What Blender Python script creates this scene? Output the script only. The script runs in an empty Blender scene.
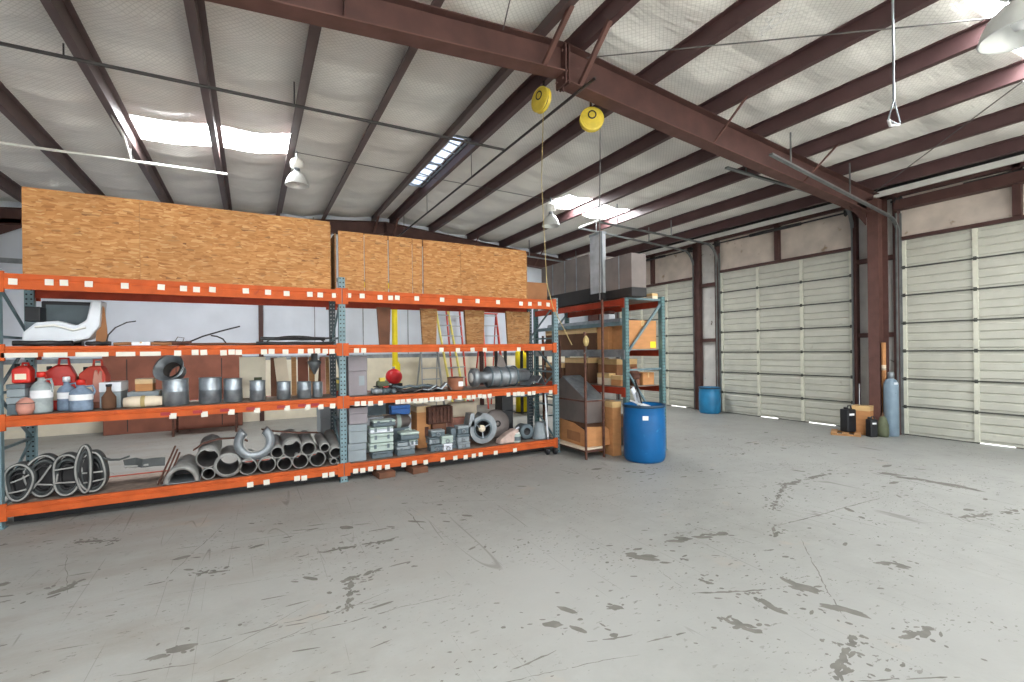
import bpy, math, random
from mathutils import Vector, Matrix
R = math.radians
PI = math.pi
random.seed(7)
SC = bpy.context.scene
COL = SC.collection

# ------------------------------------------------------------------ mesh builder
class MB:
    def __init__(s): s.v = []; s.f = []; s.sm = []
    def add(s, vs, fs, smooth=False):
        o = len(s.v); s.v += [tuple(p) for p in vs]
        for f in fs: s.f.append([i + o for i in f]); s.sm.append(smooth)
        return s
    def box(s, x0, x1, y0, y1, z0, z1):
        return s.add([(x0,y0,z0),(x1,y0,z0),(x1,y1,z0),(x0,y1,z0),(x0,y0,z1),(x1,y0,z1),(x1,y1,z1),(x0,y1,z1)],
              [(3,2,1,0),(4,5,6,7),(0,1,5,4),(1,2,6,5),(2,3,7,6),(3,0,4,7)])
    def obox(s, c, size, rz=0, rx=0, ry=0):
        m = Matrix.Translation(c) @ Matrix.Rotation(rz,4,'Z') @ Matrix.Rotation(rx,4,'X') @ Matrix.Rotation(ry,4,'Y')
        a, b, d = size[0]/2, size[1]/2, size[2]/2
        vs = [m @ Vector(p) for p in ((-a,-b,-d),(a,-b,-d),(a,b,-d),(-a,b,-d),(-a,-b,d),(a,-b,d),(a,b,d),(-a,b,d))]
        return s.add(vs, [(3,2,1,0),(4,5,6,7),(0,1,5,4),(1,2,6,5),(2,3,7,6),(3,0,4,7)])
    def bar(s, p0, p1, w, h, up=(0,0,1)):
        p0 = Vector(p0); p1 = Vector(p1); d = (p1-p0).normalized(); u = Vector(up)
        a = d.cross(u)
        if a.length < 1e-4: a = d.cross(Vector((0,1,0)))
        a.normalize(); b = a.cross(d).normalized()
        vs = []
        for p in (p0, p1):
            for i, j in ((-1,-1),(1,-1),(1,1),(-1,1)): vs.append(p + a*i*w/2 + b*j*h/2)
        return s.add(vs, [(3,2,1,0),(4,5,6,7),(0,1,5,4),(1,2,6,5),(2,3,7,6),(3,0,4,7)])
    def sweep(s, pts, prof, up=(0,0,1), closed_prof=True, smooth=False, caps=True):
        """extrude a 2-D profile [(a,b)] along straight points; a = sideways, b = up"""
        pts = [Vector(p) for p in pts]; n = len(prof); vs = []
        for i, p in enumerate(pts):
            d = (pts[min(i+1,len(pts)-1)] - pts[max(i-1,0)]).normalized()
            a = d.cross(Vector(up)).normalized(); b = a.cross(d).normalized()
            for q in prof: vs.append(p + a*q[0] + b*q[1])
        fs = []
        for i in range(len(pts)-1):
            for j in range(n if closed_prof else n-1):
                k = (j+1) % n; fs.append((i*n+j, i*n+k, (i+1)*n+k, (i+1)*n+j))
        if caps and closed_prof: fs.append(tuple(reversed(range(n)))); fs.append(tuple((len(pts)-1)*n+j for j in range(n)))
        return s.add(vs, fs, smooth)
    def tube(s, pts, r, n=8, caps=True, closed=False):
        pts = [Vector(p) for p in pts]; m = len(pts); vs = []; prev = None
        rr = r if isinstance(r, (list, tuple)) else [r]*m
        for i, p in enumerate(pts):
            if closed: d = pts[(i+1) % m] - pts[i-1]
            else: d = pts[min(i+1,m-1)] - pts[max(i-1,0)]
            d.normalize()
            if prev is None:
                a = d.cross(Vector((0,0,1)))
                if a.length < .05: a = d.cross(Vector((0,1,0)))
            else: a = prev - d*prev.dot(d)
            a.normalize(); prev = a; b = d.cross(a)
            for j in range(n):
                t = 2*PI*j/n; vs.append(p + (a*math.cos(t)+b*math.sin(t))*rr[i])
        fs = []
        for i in range(m if closed else m-1):
            for j in range(n):
                k = (j+1) % n; i2 = (i+1) % m; fs.append((i*n+j, i*n+k, i2*n+k, i2*n+j))
        s.add(vs, fs, True)
        if caps and not closed: s.add(vs[:n], [tuple(reversed(range(n)))]); s.add(vs[-n:], [tuple(range(n))])
        return s
    def lathe(s, prof, c=(0,0,0), axis='Z', n=28, smooth=True, rot=None):
        """prof: [(r,h)]; revolve about an axis through c"""
        vs = []; m = len(prof)
        for (r, h) in prof:
            for j in range(n):
                t = 2*PI*j/n; x, y = r*math.cos(t), r*math.sin(t)
                p = {'Z': (x,y,h), 'Y': (x,h,y), 'X': (h,x,y)}[axis]
                p = Vector(p)
                if rot is not None: p = rot @ p
                vs.append(p + Vector(c))
        fs = []
        for i in range(m-1):
            for j in range(n):
                k = (j+1) % n; f = (i*n+j, i*n+k, (i+1)*n+k, (i+1)*n+j)
                fs.append(f if axis != 'Y' else tuple(reversed(f)))
        return s.add(vs, fs, smooth)
    def prism(s, poly, axis, a, b):
        """poly of 2-D points extruded a..b along axis (X: poly=(y,z), Y: (x,z), Z: (x,y))"""
        n = len(poly); mk = {'X': lambda p, t: (t,p[0],p[1]), 'Y': lambda p, t: (p[0],t,p[1]), 'Z': lambda p, t: (p[0],p[1],t)}[axis]
        vs = [mk(p, a) for p in poly] + [mk(p, b) for p in poly]
        return s.add(vs, [tuple(reversed(range(n))), tuple(range(n, 2*n))] + [(i, (i+1) % n, n+(i+1) % n, n+i) for i in range(n)])
    def build(s, name, m, parent=None, bevel=0, world=False, fix=True):
        me = bpy.data.meshes.new(name); vs = s.v
        if world and parent is not None: L = parent.location; vs = [(p[0]-L.x, p[1]-L.y, p[2]-L.z) for p in vs]
        me.from_pydata(vs, [], s.f); me.polygons.foreach_set('use_smooth', s.sm); me.update()
        if fix:
            import bmesh
            bm = bmesh.new(); bm.from_mesh(me); bmesh.ops.recalc_face_normals(bm, faces=bm.faces); bm.to_mesh(me); bm.free()
        me.materials.append(m); o = bpy.data.objects.new(name, me); COL.objects.link(o)
        if parent is not None: o.parent = parent
        if bevel:
            b = o.modifiers.new('bevel', 'BEVEL'); b.width = bevel; b.segments = 2; b.limit_method = 'ANGLE'; b.angle_limit = R(40)
        return o

def tag(o, label, cat, group=None, kind=None):
    o['label'] = label; o['category'] = cat
    if group: o['group'] = group
    if kind: o['kind'] = kind
    return o
def thing(name, label, cat, loc=(0,0,0), rz=0, group=None):
    o = bpy.data.objects.new(name, None); COL.objects.link(o); o.location = loc; o.rotation_euler = (0,0,rz); o.empty_display_size = .1
    return tag(o, label, cat, group)
def struct(o, label=None):
    o['kind'] = 'structure'
    if label: o['label'] = label
    return o
def sempty(name, loc, label):
    o = bpy.data.objects.new(name, None); COL.objects.link(o); o.location = loc; return struct(o, label)
def copy_tree(o, parent=None):
    c = o.copy(); COL.objects.link(c); c.parent = parent
    for ch in o.children: copy_tree(ch, c)
    return c

# ------------------------------------------------------------------ materials
def lin(c): return tuple((v/255/12.92 if v/255 <= .04045 else ((v/255+.055)/1.055)**2.4) for v in c)
def nmat(name):
    m = bpy.data.materials.new(name); m.use_nodes = True; nt = m.node_tree; return m, nt, nt.nodes['Principled BSDF']
def mat(name, rgb, rough=.6, metal=0, var=.12, scale=6, bump=.0, bscale=40, rgb2=None, thr=.55, stretch=None, spec=.5):
    m, nt, bs = nmat(name); N = nt.nodes; Lk = nt.links
    c = lin(rgb); tc = N.new('ShaderNodeTexCoord'); src = tc.outputs['Object']
    if stretch:
        mp = N.new('ShaderNodeMapping'); mp.inputs['Scale'].default_value = stretch; Lk.new(src, mp.inputs[0]); src = mp.outputs[0]
    nz = N.new('ShaderNodeTexNoise'); nz.inputs['Scale'].default_value = scale; nz.inputs['Detail'].default_value = 6; Lk.new(src, nz.inputs['Vector'])
    rp = N.new('ShaderNodeValToRGB'); e = rp.color_ramp.elements
    e[0].position = .3; e[1].position = .7
    e[0].color = tuple(v*(1-var) for v in c)+(1,); e[1].color = tuple(min(1, v*(1+var)) for v in c)+(1,)
    Lk.new(nz.outputs['Fac'], rp.inputs[0]); out = rp.outputs[0]
    if rgb2:
        n2 = N.new('ShaderNodeTexNoise'); n2.inputs['Scale'].default_value = scale*1.7; n2.inputs['Detail'].default_value = 8; Lk.new(src, n2.inputs['Vector'])
        r2 = N.new('ShaderNodeValToRGB'); r2.color_ramp.elements[0].position = thr; r2.color_ramp.elements[1].position = thr+.08; Lk.new(n2.outputs['Fac'], r2.inputs[0])
        mx = N.new('ShaderNodeMixRGB'); Lk.new(r2.outputs[0], mx.inputs[0]); Lk.new(out, mx.inputs[1]); mx.inputs[2].default_value = lin(rgb2)+(1,); out = mx.outputs[0]
    Lk.new(out, bs.inputs['Base Color']); bs.inputs['Roughness'].default_value = rough; bs.inputs['Metallic'].default_value = metal
    bs.inputs['Specular IOR Level'].default_value = spec
    if bump:
        nb = N.new('ShaderNodeTexNoise'); nb.inputs['Scale'].default_value = bscale; Lk.new(src, nb.inputs['Vector'])
        b = N.new('ShaderNodeBump'); b.inputs['Strength'].default_value = bump; b.inputs['Distance'].default_value = .01; Lk.new(nb.outputs['Fac'], b.inputs['Height']); Lk.new(b.outputs[0], bs.inputs['Normal'])
    return m
def emit(name, rgb, s):
    m = bpy.data.materials.new(name); m.use_nodes = True; nt = m.node_tree; nt.nodes.clear()
    e = nt.nodes.new('ShaderNodeEmission'); e.inputs[0].default_value = lin(rgb)+(1,); e.inputs[1].default_value = s
    o = nt.nodes.new('ShaderNodeOutputMaterial'); nt.links.new(e.outputs[0], o.inputs[0]); return m

class NB:
    """little node-math helper"""
    def __init__(s, nt): s.nt = nt
    def m(s, op, a, b=None, c=None, clamp=False):
        n = s.nt.nodes.new('ShaderNodeMath'); n.operation = op; n.use_clamp = clamp
        for i, x in enumerate((a, b, c)):
            if x is None: continue
            if isinstance(x, (int, float)): n.inputs[i].default_value = x
            else: s.nt.links.new(x, n.inputs[i])
        return n.outputs[0]

def floor_material():
    m, nt, bs = nmat('painted_concrete'); N = nt.nodes; Lk = nt.links; q = NB(nt)
    tc = N.new('ShaderNodeTexCoord'); P = tc.outputs['Object']
    def noise(scale, det=6, rough=.5, vec=P, st=None, rz=0):
        v = vec
        if st or rz:
            mp = N.new('ShaderNodeMapping'); mp.inputs['Scale'].default_value = st or (1,1,1); mp.inputs['Rotation'].default_value = (0,0,rz); Lk.new(v, mp.inputs[0]); v = mp.outputs[0]
        n = N.new('ShaderNodeTexNoise'); n.inputs['Scale'].default_value = scale; n.inputs['Detail'].default_value = det; n.inputs['Roughness'].default_value = rough; Lk.new(v, n.inputs['Vector']); return n
    def ramp(x, a, b):
        r = N.new('ShaderNodeMapRange'); r.clamp = True; r.inputs['From Min'].default_value = a; r.inputs['From Max'].default_value = b; Lk.new(x, r.inputs['Value']); return r.outputs[0]
    def mix(f, a, b):
        n = N.new('ShaderNodeMixRGB'); 
        if isinstance(f, float): n.inputs[0].default_value = f
        else: Lk.new(f, n.inputs[0])
        for i, x in ((1, a), (2, b)):
            if isinstance(x, tuple): n.inputs[i].default_value = lin(x)+(1,)
            else: Lk.new(x, n.inputs[i])
        return n.outputs[0]
    col = mix(ramp(noise(.55, 5).outputs[0], .35, .65), (146,147,143), (131,132,127))
    col = mix(ramp(noise(5, 8, .7).outputs[0], .3, .75), col, (147,148,144))
    # worn brownish dirt, mostly to the left and beside the racking
    sx = N.new('ShaderNodeSeparateXYZ'); Lk.new(P, sx.inputs[0]); X = sx.outputs[0]; Y = sx.outputs[1]
    dirt = q.m('MULTIPLY', ramp(noise(1.3, 8, .65, st=(.6,1.5,1), rz=.2).outputs[0], .46, .72), ramp(X, 2.0, -2.0))
    col = mix(q.m('MULTIPLY', dirt, .85), col, (118,110,97))
    far = q.m('MULTIPLY', ramp(Y, 4.2, 7.0), .35)
    col = mix(q.m('MULTIPLY', far, ramp(noise(1.1, 7, .6).outputs[0], .3, .6)), col, (144,140,132))
    rust = q.m('MULTIPLY', ramp(noise(1.7, 6, .6, rz=1.0).outputs[0], .62, .74), .28); col = mix(rust, col, (172,148,124))
    # chipped paint flecks in clusters
    cl = ramp(noise(.9, 4, .6, rz=.6).outputs[0], .44, .62)
    fl = ramp(noise(11, 4, .6, st=(1,2.4,1), rz=.35).outputs[0], .635, .65)
    fl2 = ramp(noise(24, 3, .5, st=(1,1.6,1), rz=-.5).outputs[0], .65, .67)
    chip = q.m('MAXIMUM', q.m('MULTIPLY', fl, cl), q.m('MULTIPLY', fl2, ramp(noise(1.4, 3, .5).outputs[0], .48, .6)))
    fl3 = ramp(noise(5, 6, .7, st=(1,2.4,1), rz=.5).outputs[0], .665, .68)
    chip = q.m('MAXIMUM', chip, q.m('MULTIPLY', fl3, .85))
    # fine scratches: thin iso-lines of warped stretched noises
    def scratch(rz, sc, w, mk):
        n = noise(sc, 1, .3, st=(1,.06,1), rz=rz).outputs[0]
        a = q.m('ABSOLUTE', q.m('SUBTRACT', n, .5)); l = ramp(a, w, w*.3)
        return q.m('MULTIPLY', l, ramp(noise(mk, 3, .6, rz=rz).outputs[0], .54, .6))
    sc = q.m('MAXIMUM', scratch(-1.25, 2.6, .0035, .8), scratch(-.5, 3.1, .003, 1.1)); sc = q.m('MAXIMUM', sc, scratch(-1.9, 2.2, .003, .7))
    chip = q.m('MAXIMUM', chip, q.m('MULTIPLY', sc, .55))
    col = mix(q.m('MULTIPLY', chip, .78), col, (92,88,81))
    Lk.new(col, bs.inputs['Base Color'])
    Lk.new(q.m('ADD', q.m('MULTIPLY', chip, .3), q.m('ADD', .42, q.m('MULTIPLY', noise(3, 5).outputs[0], .2))), bs.inputs['Roughness'])
    bs.inputs['Specular IOR Level'].default_value = .4
    b = N.new('ShaderNodeBump'); b.inputs['Strength'].default_value = .25; b.inputs['Distance'].default_value = .004; Lk.new(q.m('SUBTRACT', noise(40, 4).outputs[0], chip), b.inputs['Height']); Lk.new(b.outputs[0], bs.inputs['Normal'])
    return m

def osb_material(name, tint=(1,1,1), st=(1,1,1)):
    m, nt, bs = nmat(name); N = nt.nodes; Lk = nt.links
    tc = N.new('ShaderNodeTexCoord')
    mp = N.new('ShaderNodeMapping'); mp.inputs['Scale'].default_value = (17*st[0], 30*st[1], 62*st[2]); Lk.new(tc.outputs['Object'], mp.inputs[0])
    wn = N.new('ShaderNodeTexNoise'); wn.inputs['Scale'].default_value = 7; Lk.new(tc.outputs['Object'], wn.inputs['Vector'])
    va = N.new('ShaderNodeVectorMath'); va.operation = 'MULTIPLY_ADD'; Lk.new(wn.outputs['Color'], va.inputs[0]); va.inputs[1].default_value = (3,3,3); Lk.new(mp.outputs[0], va.inputs[2])
    vo = N.new('ShaderNodeTexVoronoi'); vo.inputs['Scale'].default_value = 1.0; Lk.new(va.outputs[0], vo.inputs['Vector'])
    sp = N.new('ShaderNodeSeparateColor'); Lk.new(vo.outputs['Color'], sp.inputs[0])
    rp = N.new('ShaderNodeValToRGB'); cr = rp.color_ramp
    cols = [(0,(168,118,66)),(.12,(188,136,80)),(.4,(200,150,92)),(.75,(209,160,102)),(.95,(224,184,130)),(1,(140,96,56))]
    while len(cr.elements) < len(cols): cr.elements.new(.5)
    for e, (p, c) in zip(cr.elements, cols): e.position = p; e.color = tuple(a*b for a, b in zip(lin(c), tint))+(1,)
    Lk.new(sp.outputs[0], rp.inputs[0])
    n2 = N.new('ShaderNodeTexNoise'); n2.inputs['Scale'].default_value = 1.6; n2.inputs['Detail'].default_value = 5; Lk.new(tc.outputs['Object'], n2.inputs['Vector'])
    mr = N.new('ShaderNodeMapRange'); mr.inputs['From Min'].default_value = .3; mr.inputs['From Max'].default_value = .7; mr.inputs['To Min'].default_value = .84; mr.inputs['To Max'].default_value = 1.1; Lk.new(n2.outputs[0], mr.inputs['Value'])
    mx = N.new('ShaderNodeMixRGB'); mx.blend_type = 'MULTIPLY'; mx.inputs[0].default_value = 1; Lk.new(rp.outputs[0], mx.inputs[1]); Lk.new(mr.outputs[0], mx.inputs[2])
    Lk.new(mx.outputs[0], bs.inputs['Base Color']); bs.inputs['Roughness'].default_value = .75
    b = N.new('ShaderNodeBump'); b.inputs['Strength'].default_value = .3; b.inputs['Distance'].default_value = .004; Lk.new(sp.outputs[1], b.inputs['Height']); Lk.new(b.outputs[0], bs.inputs['Normal'])
    return m

def post_material(name, rgb, hole):
    """painted upright with a column of punched holes on every face"""
    m, nt, bs = nmat(name); N = nt.nodes; Lk = nt.links; q = NB(nt)
    tc = N.new('ShaderNodeTexCoord'); sx = N.new('ShaderNodeSeparateXYZ'); Lk.new(tc.outputs['Object'], sx.inputs[0])
    z = q.m('FRACT', q.m('MULTIPLY', sx.outputs[2], 19.0)); dz = q.m('MULTIPLY', q.m('ABSOLUTE', q.m('SUBTRACT', z, .5)), 1/19.0)
    ax = q.m('ABSOLUTE', q.m('SUBTRACT', q.m('ABSOLUTE', sx.outputs[0]), .020))
    d = q.m('SQRT', q.m('ADD', q.m('POWER', dz, 2), q.m('POWER', ax, 2))); h = q.m('LESS_THAN', d, .0095)
    nz = N.new('ShaderNodeTexNoise'); nz.inputs['Scale'].default_value = 9; nz.inputs['Detail'].default_value = 7; Lk.new(tc.outputs['Object'], nz.inputs['Vector'])
    rp = N.new('ShaderNodeValToRGB'); rp.color_ramp.elements[0].position = .3; rp.color_ramp.elements[1].position = .7
    c = lin(rgb); rp.color_ramp.elements[0].color = tuple(v*.75 for v in c)+(1,); rp.color_ramp.elements[1].color = tuple(v*1.2 for v in c)+(1,)
    Lk.new(nz.outputs[0], rp.inputs[0]); mx = N.new('ShaderNodeMixRGB'); Lk.new(h, mx.inputs[0]); Lk.new(rp.outputs[0], mx.inputs[1]); mx.inputs[2].default_value = lin(hole)+(1,)
    Lk.new(mx.outputs[0], bs.inputs['Base Color']); bs.inputs['Roughness'].default_value = .55
    return m

def insulation_material(name, rgb, dark=.12):
    """white vinyl-faced insulation with a quilted scrim pattern"""
    m, nt, bs = nmat(name); N = nt.nodes; Lk = nt.links; q = NB(nt)
    tc = N.new('ShaderNodeTexCoord'); P = tc.outputs['Object']
    sx = N.new('ShaderNodeSeparateXYZ'); Lk.new(P, sx.inputs[0])
    u = q.m('ADD', sx.outputs[0], sx.outputs[1]); v = q.m('SUBTRACT', sx.outputs[0], sx.outputs[1])
    def ln(x): return q.m('GREATER_THAN', q.m('ABSOLUTE', q.m('SUBTRACT', q.m('FRACT', q.m('MULTIPLY', x, 16)), .5)), .40)
    l = q.m('MAXIMUM', ln(u), ln(v))
    nz = N.new('ShaderNodeTexNoise'); nz.inputs['Scale'].default_value = 1.4; nz.inputs['Detail'].default_value = 6; Lk.new(P, nz.inputs['Vector'])
    c = lin(rgb); rp = N.new('ShaderNodeValToRGB'); rp.color_ramp.elements[0].position = .3; rp.color_ramp.elements[1].position = .7
    rp.color_ramp.elements[0].color = tuple(a*(1-dark) for a in c)+(1,); rp.color_ramp.elements[1].color = tuple(a*(1+dark*.6) for a in c)+(1,)
    Lk.new(nz.outputs[0], rp.inputs[0]); mx = N.new('ShaderNodeMixRGB'); Lk.new(q.m('MULTIPLY', l, .20), mx.inputs[0]); Lk.new(rp.outputs[0], mx.inputs[1]); mx.inputs[2].default_value = lin((105,100,92))+(1,)
    Lk.new(mx.outputs[0], bs.inputs['Base Color']); bs.inputs['Roughness'].default_value = .55
    n2 = N.new('ShaderNodeTexNoise'); n2.inputs['Scale'].default_value = 7; n2.inputs['Detail'].default_value = 4
    mp = N.new('ShaderNodeMapping'); mp.inputs['Scale'].default_value = (.5,2,1); Lk.new(P, mp.inputs[0]); Lk.new(mp.outputs[0], n2.inputs['Vector'])
    b = N.new('ShaderNodeBump'); b.inputs['Strength'].default_value = .5; b.inputs['Distance'].default_value = .03; Lk.new(n2.outputs[0], b.inputs['Height']); Lk.new(b.outputs[0], bs.inputs['Normal'])
    return m

M = {
 'floor': floor_material(),
 'chip': mat('bare_concrete', (104,102,96), .8, var=.22, scale=9),
 'deck': insulation_material('roof_insulation', (232,230,224)),
 'wallins': mat('wall_insulation', (208,215,224), .6, var=.08, scale=1.5, bump=.4, bscale=5),
 'doorhead': mat('header_insulation', (198,186,174), .6, var=.2, scale=2.5, bump=.4, bscale=6, rgb2=(150,130,108), thr=.64),
 'stripins': mat('stained_insulation', (198,196,190), .6, var=.12, scale=4, rgb2=(96,84,72), thr=.66),
 'steel': mat('oxide_steel', (78,54,50), .6, var=.2, scale=4, bump=.1, spec=.3),
 'steel_light': mat('oxide_steel_flange', (94,66,60), .6, var=.22, scale=5, spec=.3),
 'purlin': mat('oxide_purlin', (80,56,56), .5, var=.18, scale=3),
 'purlin_grey': mat('oxide_purlin_grey', (88,72,70), .5, var=.18, scale=3),
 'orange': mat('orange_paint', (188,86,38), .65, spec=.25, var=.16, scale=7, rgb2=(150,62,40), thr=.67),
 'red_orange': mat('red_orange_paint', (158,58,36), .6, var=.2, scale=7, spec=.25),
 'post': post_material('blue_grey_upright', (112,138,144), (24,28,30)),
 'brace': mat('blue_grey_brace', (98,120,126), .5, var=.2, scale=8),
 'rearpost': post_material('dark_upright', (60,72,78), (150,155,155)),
 'teal': post_material('teal_upright', (86,118,120), (28,34,34)),
 'deckboard': mat('particle_board', (128,112,100), .85, var=.25, scale=14, bump=.2),
 'tag': mat('paper_tag', (216,212,200), .7, var=.03),
 'redtape': mat('red_tape', (150,30,34), .5, var=.1),
 'osb': osb_material('osb', (.74,.64,.54)), 'osb_dark': osb_material('osb_end', (.55,.5,.45)),
 'door': mat('sage_cream_steel', (184,184,172), .5, var=.08, scale=3, rgb2=(164,160,148), thr=.68),
 'doorstile': mat('pale_steel_stile', (204,204,188), .4, var=.08),
 'groove': mat('seam_rubber', (70,72,66), .7),
 'galv': mat('galvanised', (150,158,164), .35, metal=.75, var=.3, scale=9),
 'zinc': mat('bright_zinc', (176,180,184), .45, metal=.25, var=.2, scale=7, bump=.1),
 'galv2': mat('dull_galvanised', (140,146,150), .42, metal=.6, var=.3, scale=6),
 'track': mat('track_steel', (120,124,124), .4, metal=.5, var=.2),
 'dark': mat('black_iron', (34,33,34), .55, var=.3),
 'pipe_black': mat('black_pipe', (48,44,44), .5, var=.2),
 'white': mat('white_plastic', (216,222,228), .4, var=.05),
 'white_metal': mat('white_enamel', (224,224,218), .3, var=.05),
 'lampwhite': mat('lamp_shade_enamel', (205,208,206), .3, var=.06),
 'yellow': mat('yellow_paint', (206,182,64), .4, var=.15, scale=12, rgb2=(120,100,40), thr=.66),
 'yellow2': mat('safety_yellow', (240,216,20), .45, var=.1),
 'cardboard': mat('cardboard', (186,132,84), .85, var=.12, scale=5, stretch=(1,1,3)),
 'cardboard2': mat('brown_cardboard', (150,104,68), .85, var=.16, scale=5),
 'cardboard3': mat('dark_cardboard', (96,66,46), .85, var=.2, scale=5),
 'tape': mat('packing_tape', (206,172,120), .3),
 'wood': mat('raw_lumber', (172,128,84), .8, var=.2, scale=5, stretch=(1,1,6)),
 'wood_dark': mat('dark_lumber', (104,68,48), .8, var=.25, scale=5),
 'wood_pale': mat('pale_board', (222,208,184), .75, var=.08),
 'blue': mat('blue_drum_plastic', (14,90,146), .4, var=.12, scale=5, rgb2=(44,120,170), thr=.68, spec=.3),
 'blue2': mat('faded_blue_drum', (32,116,160), .4, var=.22, scale=4),
 'bluebox': mat('blue_plastic', (10,110,200), .4),
 'darkblue': mat('drum_lid_blue', (30,60,82), .5, var=.2),
 'greybox': mat('grey_enamel', (136,146,150), .5, var=.08),
 'greycarton': mat('mauve_grey_panel', (136,130,134), .7, var=.08),
 'slate': mat('slate_plastic', (90,104,110), .5, var=.15),
 'palegreen': mat('pale_green_plastic', (172,188,180), .45, var=.06),
 'tank': mat('grey_blue_cylinder', (118,138,152), .4, var=.12, scale=7, rgb2=(90,104,116), thr=.68),
 'black': mat('black_plastic', (26,28,32), .4, var=.3),
 'rubber': mat('grey_rubber', (62,66,66), .6, var=.25, scale=9),
 'belt': mat('belt_edge', (150,150,146), .7, var=.15, scale=9),
 'sheath': mat('grey_sheet_metal', (124,116,112), .45, metal=.4, var=.2, scale=3),
 'pipegrey': mat('weathered_pipe', (140,140,136), .6, metal=.25, var=.25, scale=8),
 'inside': mat('pipe_inside', (62,60,58), .8, var=.2),
 'rust': mat('rusty_steel', (88,56,44), .8, var=.4, scale=16, bump=.5, bscale=30),
 'rustwall': mat('rust_red_plywood', (136,84,66), .8, var=.22, scale=3),
 'red': mat('red_plastic', (206,44,32), .4, var=.12), 'redtank': mat('red_tank', (190,30,34), .4),
 'galvpaint': mat('pale_grey_jug', (150,160,160), .5, var=.2, scale=14),
 'orange_red': mat('orange_red_fibreglass', (206,74,56), .5), 'fgyellow': mat('yellow_fibreglass', (236,220,120), .5),
 'alu': mat('aluminium', (170,174,178), .35, metal=.7, var=.15),
 'cream': mat('cream_panel', (226,218,196), .6, var=.06), 'pink': mat('pink_beige_cloth', (196,140,124), .85, var=.25),
 'bagpink': mat('pinkish_plastic', (188,166,156), .6, var=.2, scale=12),
 'denim': mat('blue_grey_cloth', (118,136,156), .85, var=.3, scale=14), 'copper': mat('copper_brown', (158,104,78), .5, var=.2),
 'rope': mat('yellow_rope', (176,156,104), .8), 'wire': mat('wire', (90,88,86), .5), 'web': mat('cobweb', (225,225,225), .9),
 'olive': mat('olive_bag', (92,98,74), .8, var=.25), 'paper': mat('paper', (232,234,236), .6, var=.06, rgb2=(120,150,180), thr=.68),
 'sign_yellow': mat('yellow_label', (230,210,40), .5),
 'skylight': emit('skylight_glow', (250,252,255), 46.0),
 'vent': emit('vent_glow', (205,218,240), 1.5),
 'cabinetbrown': mat('brown_enamel', (96,58,50), .5, var=.15),
 'concrete_out': mat('yard_concrete', (214,210,200), .9, var=.05),
 'extwall': mat('metal_cladding', (190,192,192), .5, var=.05),
}

# ------------------------------------------------------------------ building constants
RX = 3.25; SL, SR = .083, .090; WR = 10.65; WL = -4.85; YF = 13.25; YB = -6.0
def zpur(x): return 5.22 - (SL*(RX-x) if x < RX else SR*(x-RX))
DECK = .2

# floor
struct(MB().box(WL-.15, WR+.3, YB, YF+.15, -.2, 0).build('floor', M['floor']), 'light grey painted concrete floor with chipped dark patches')

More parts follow.
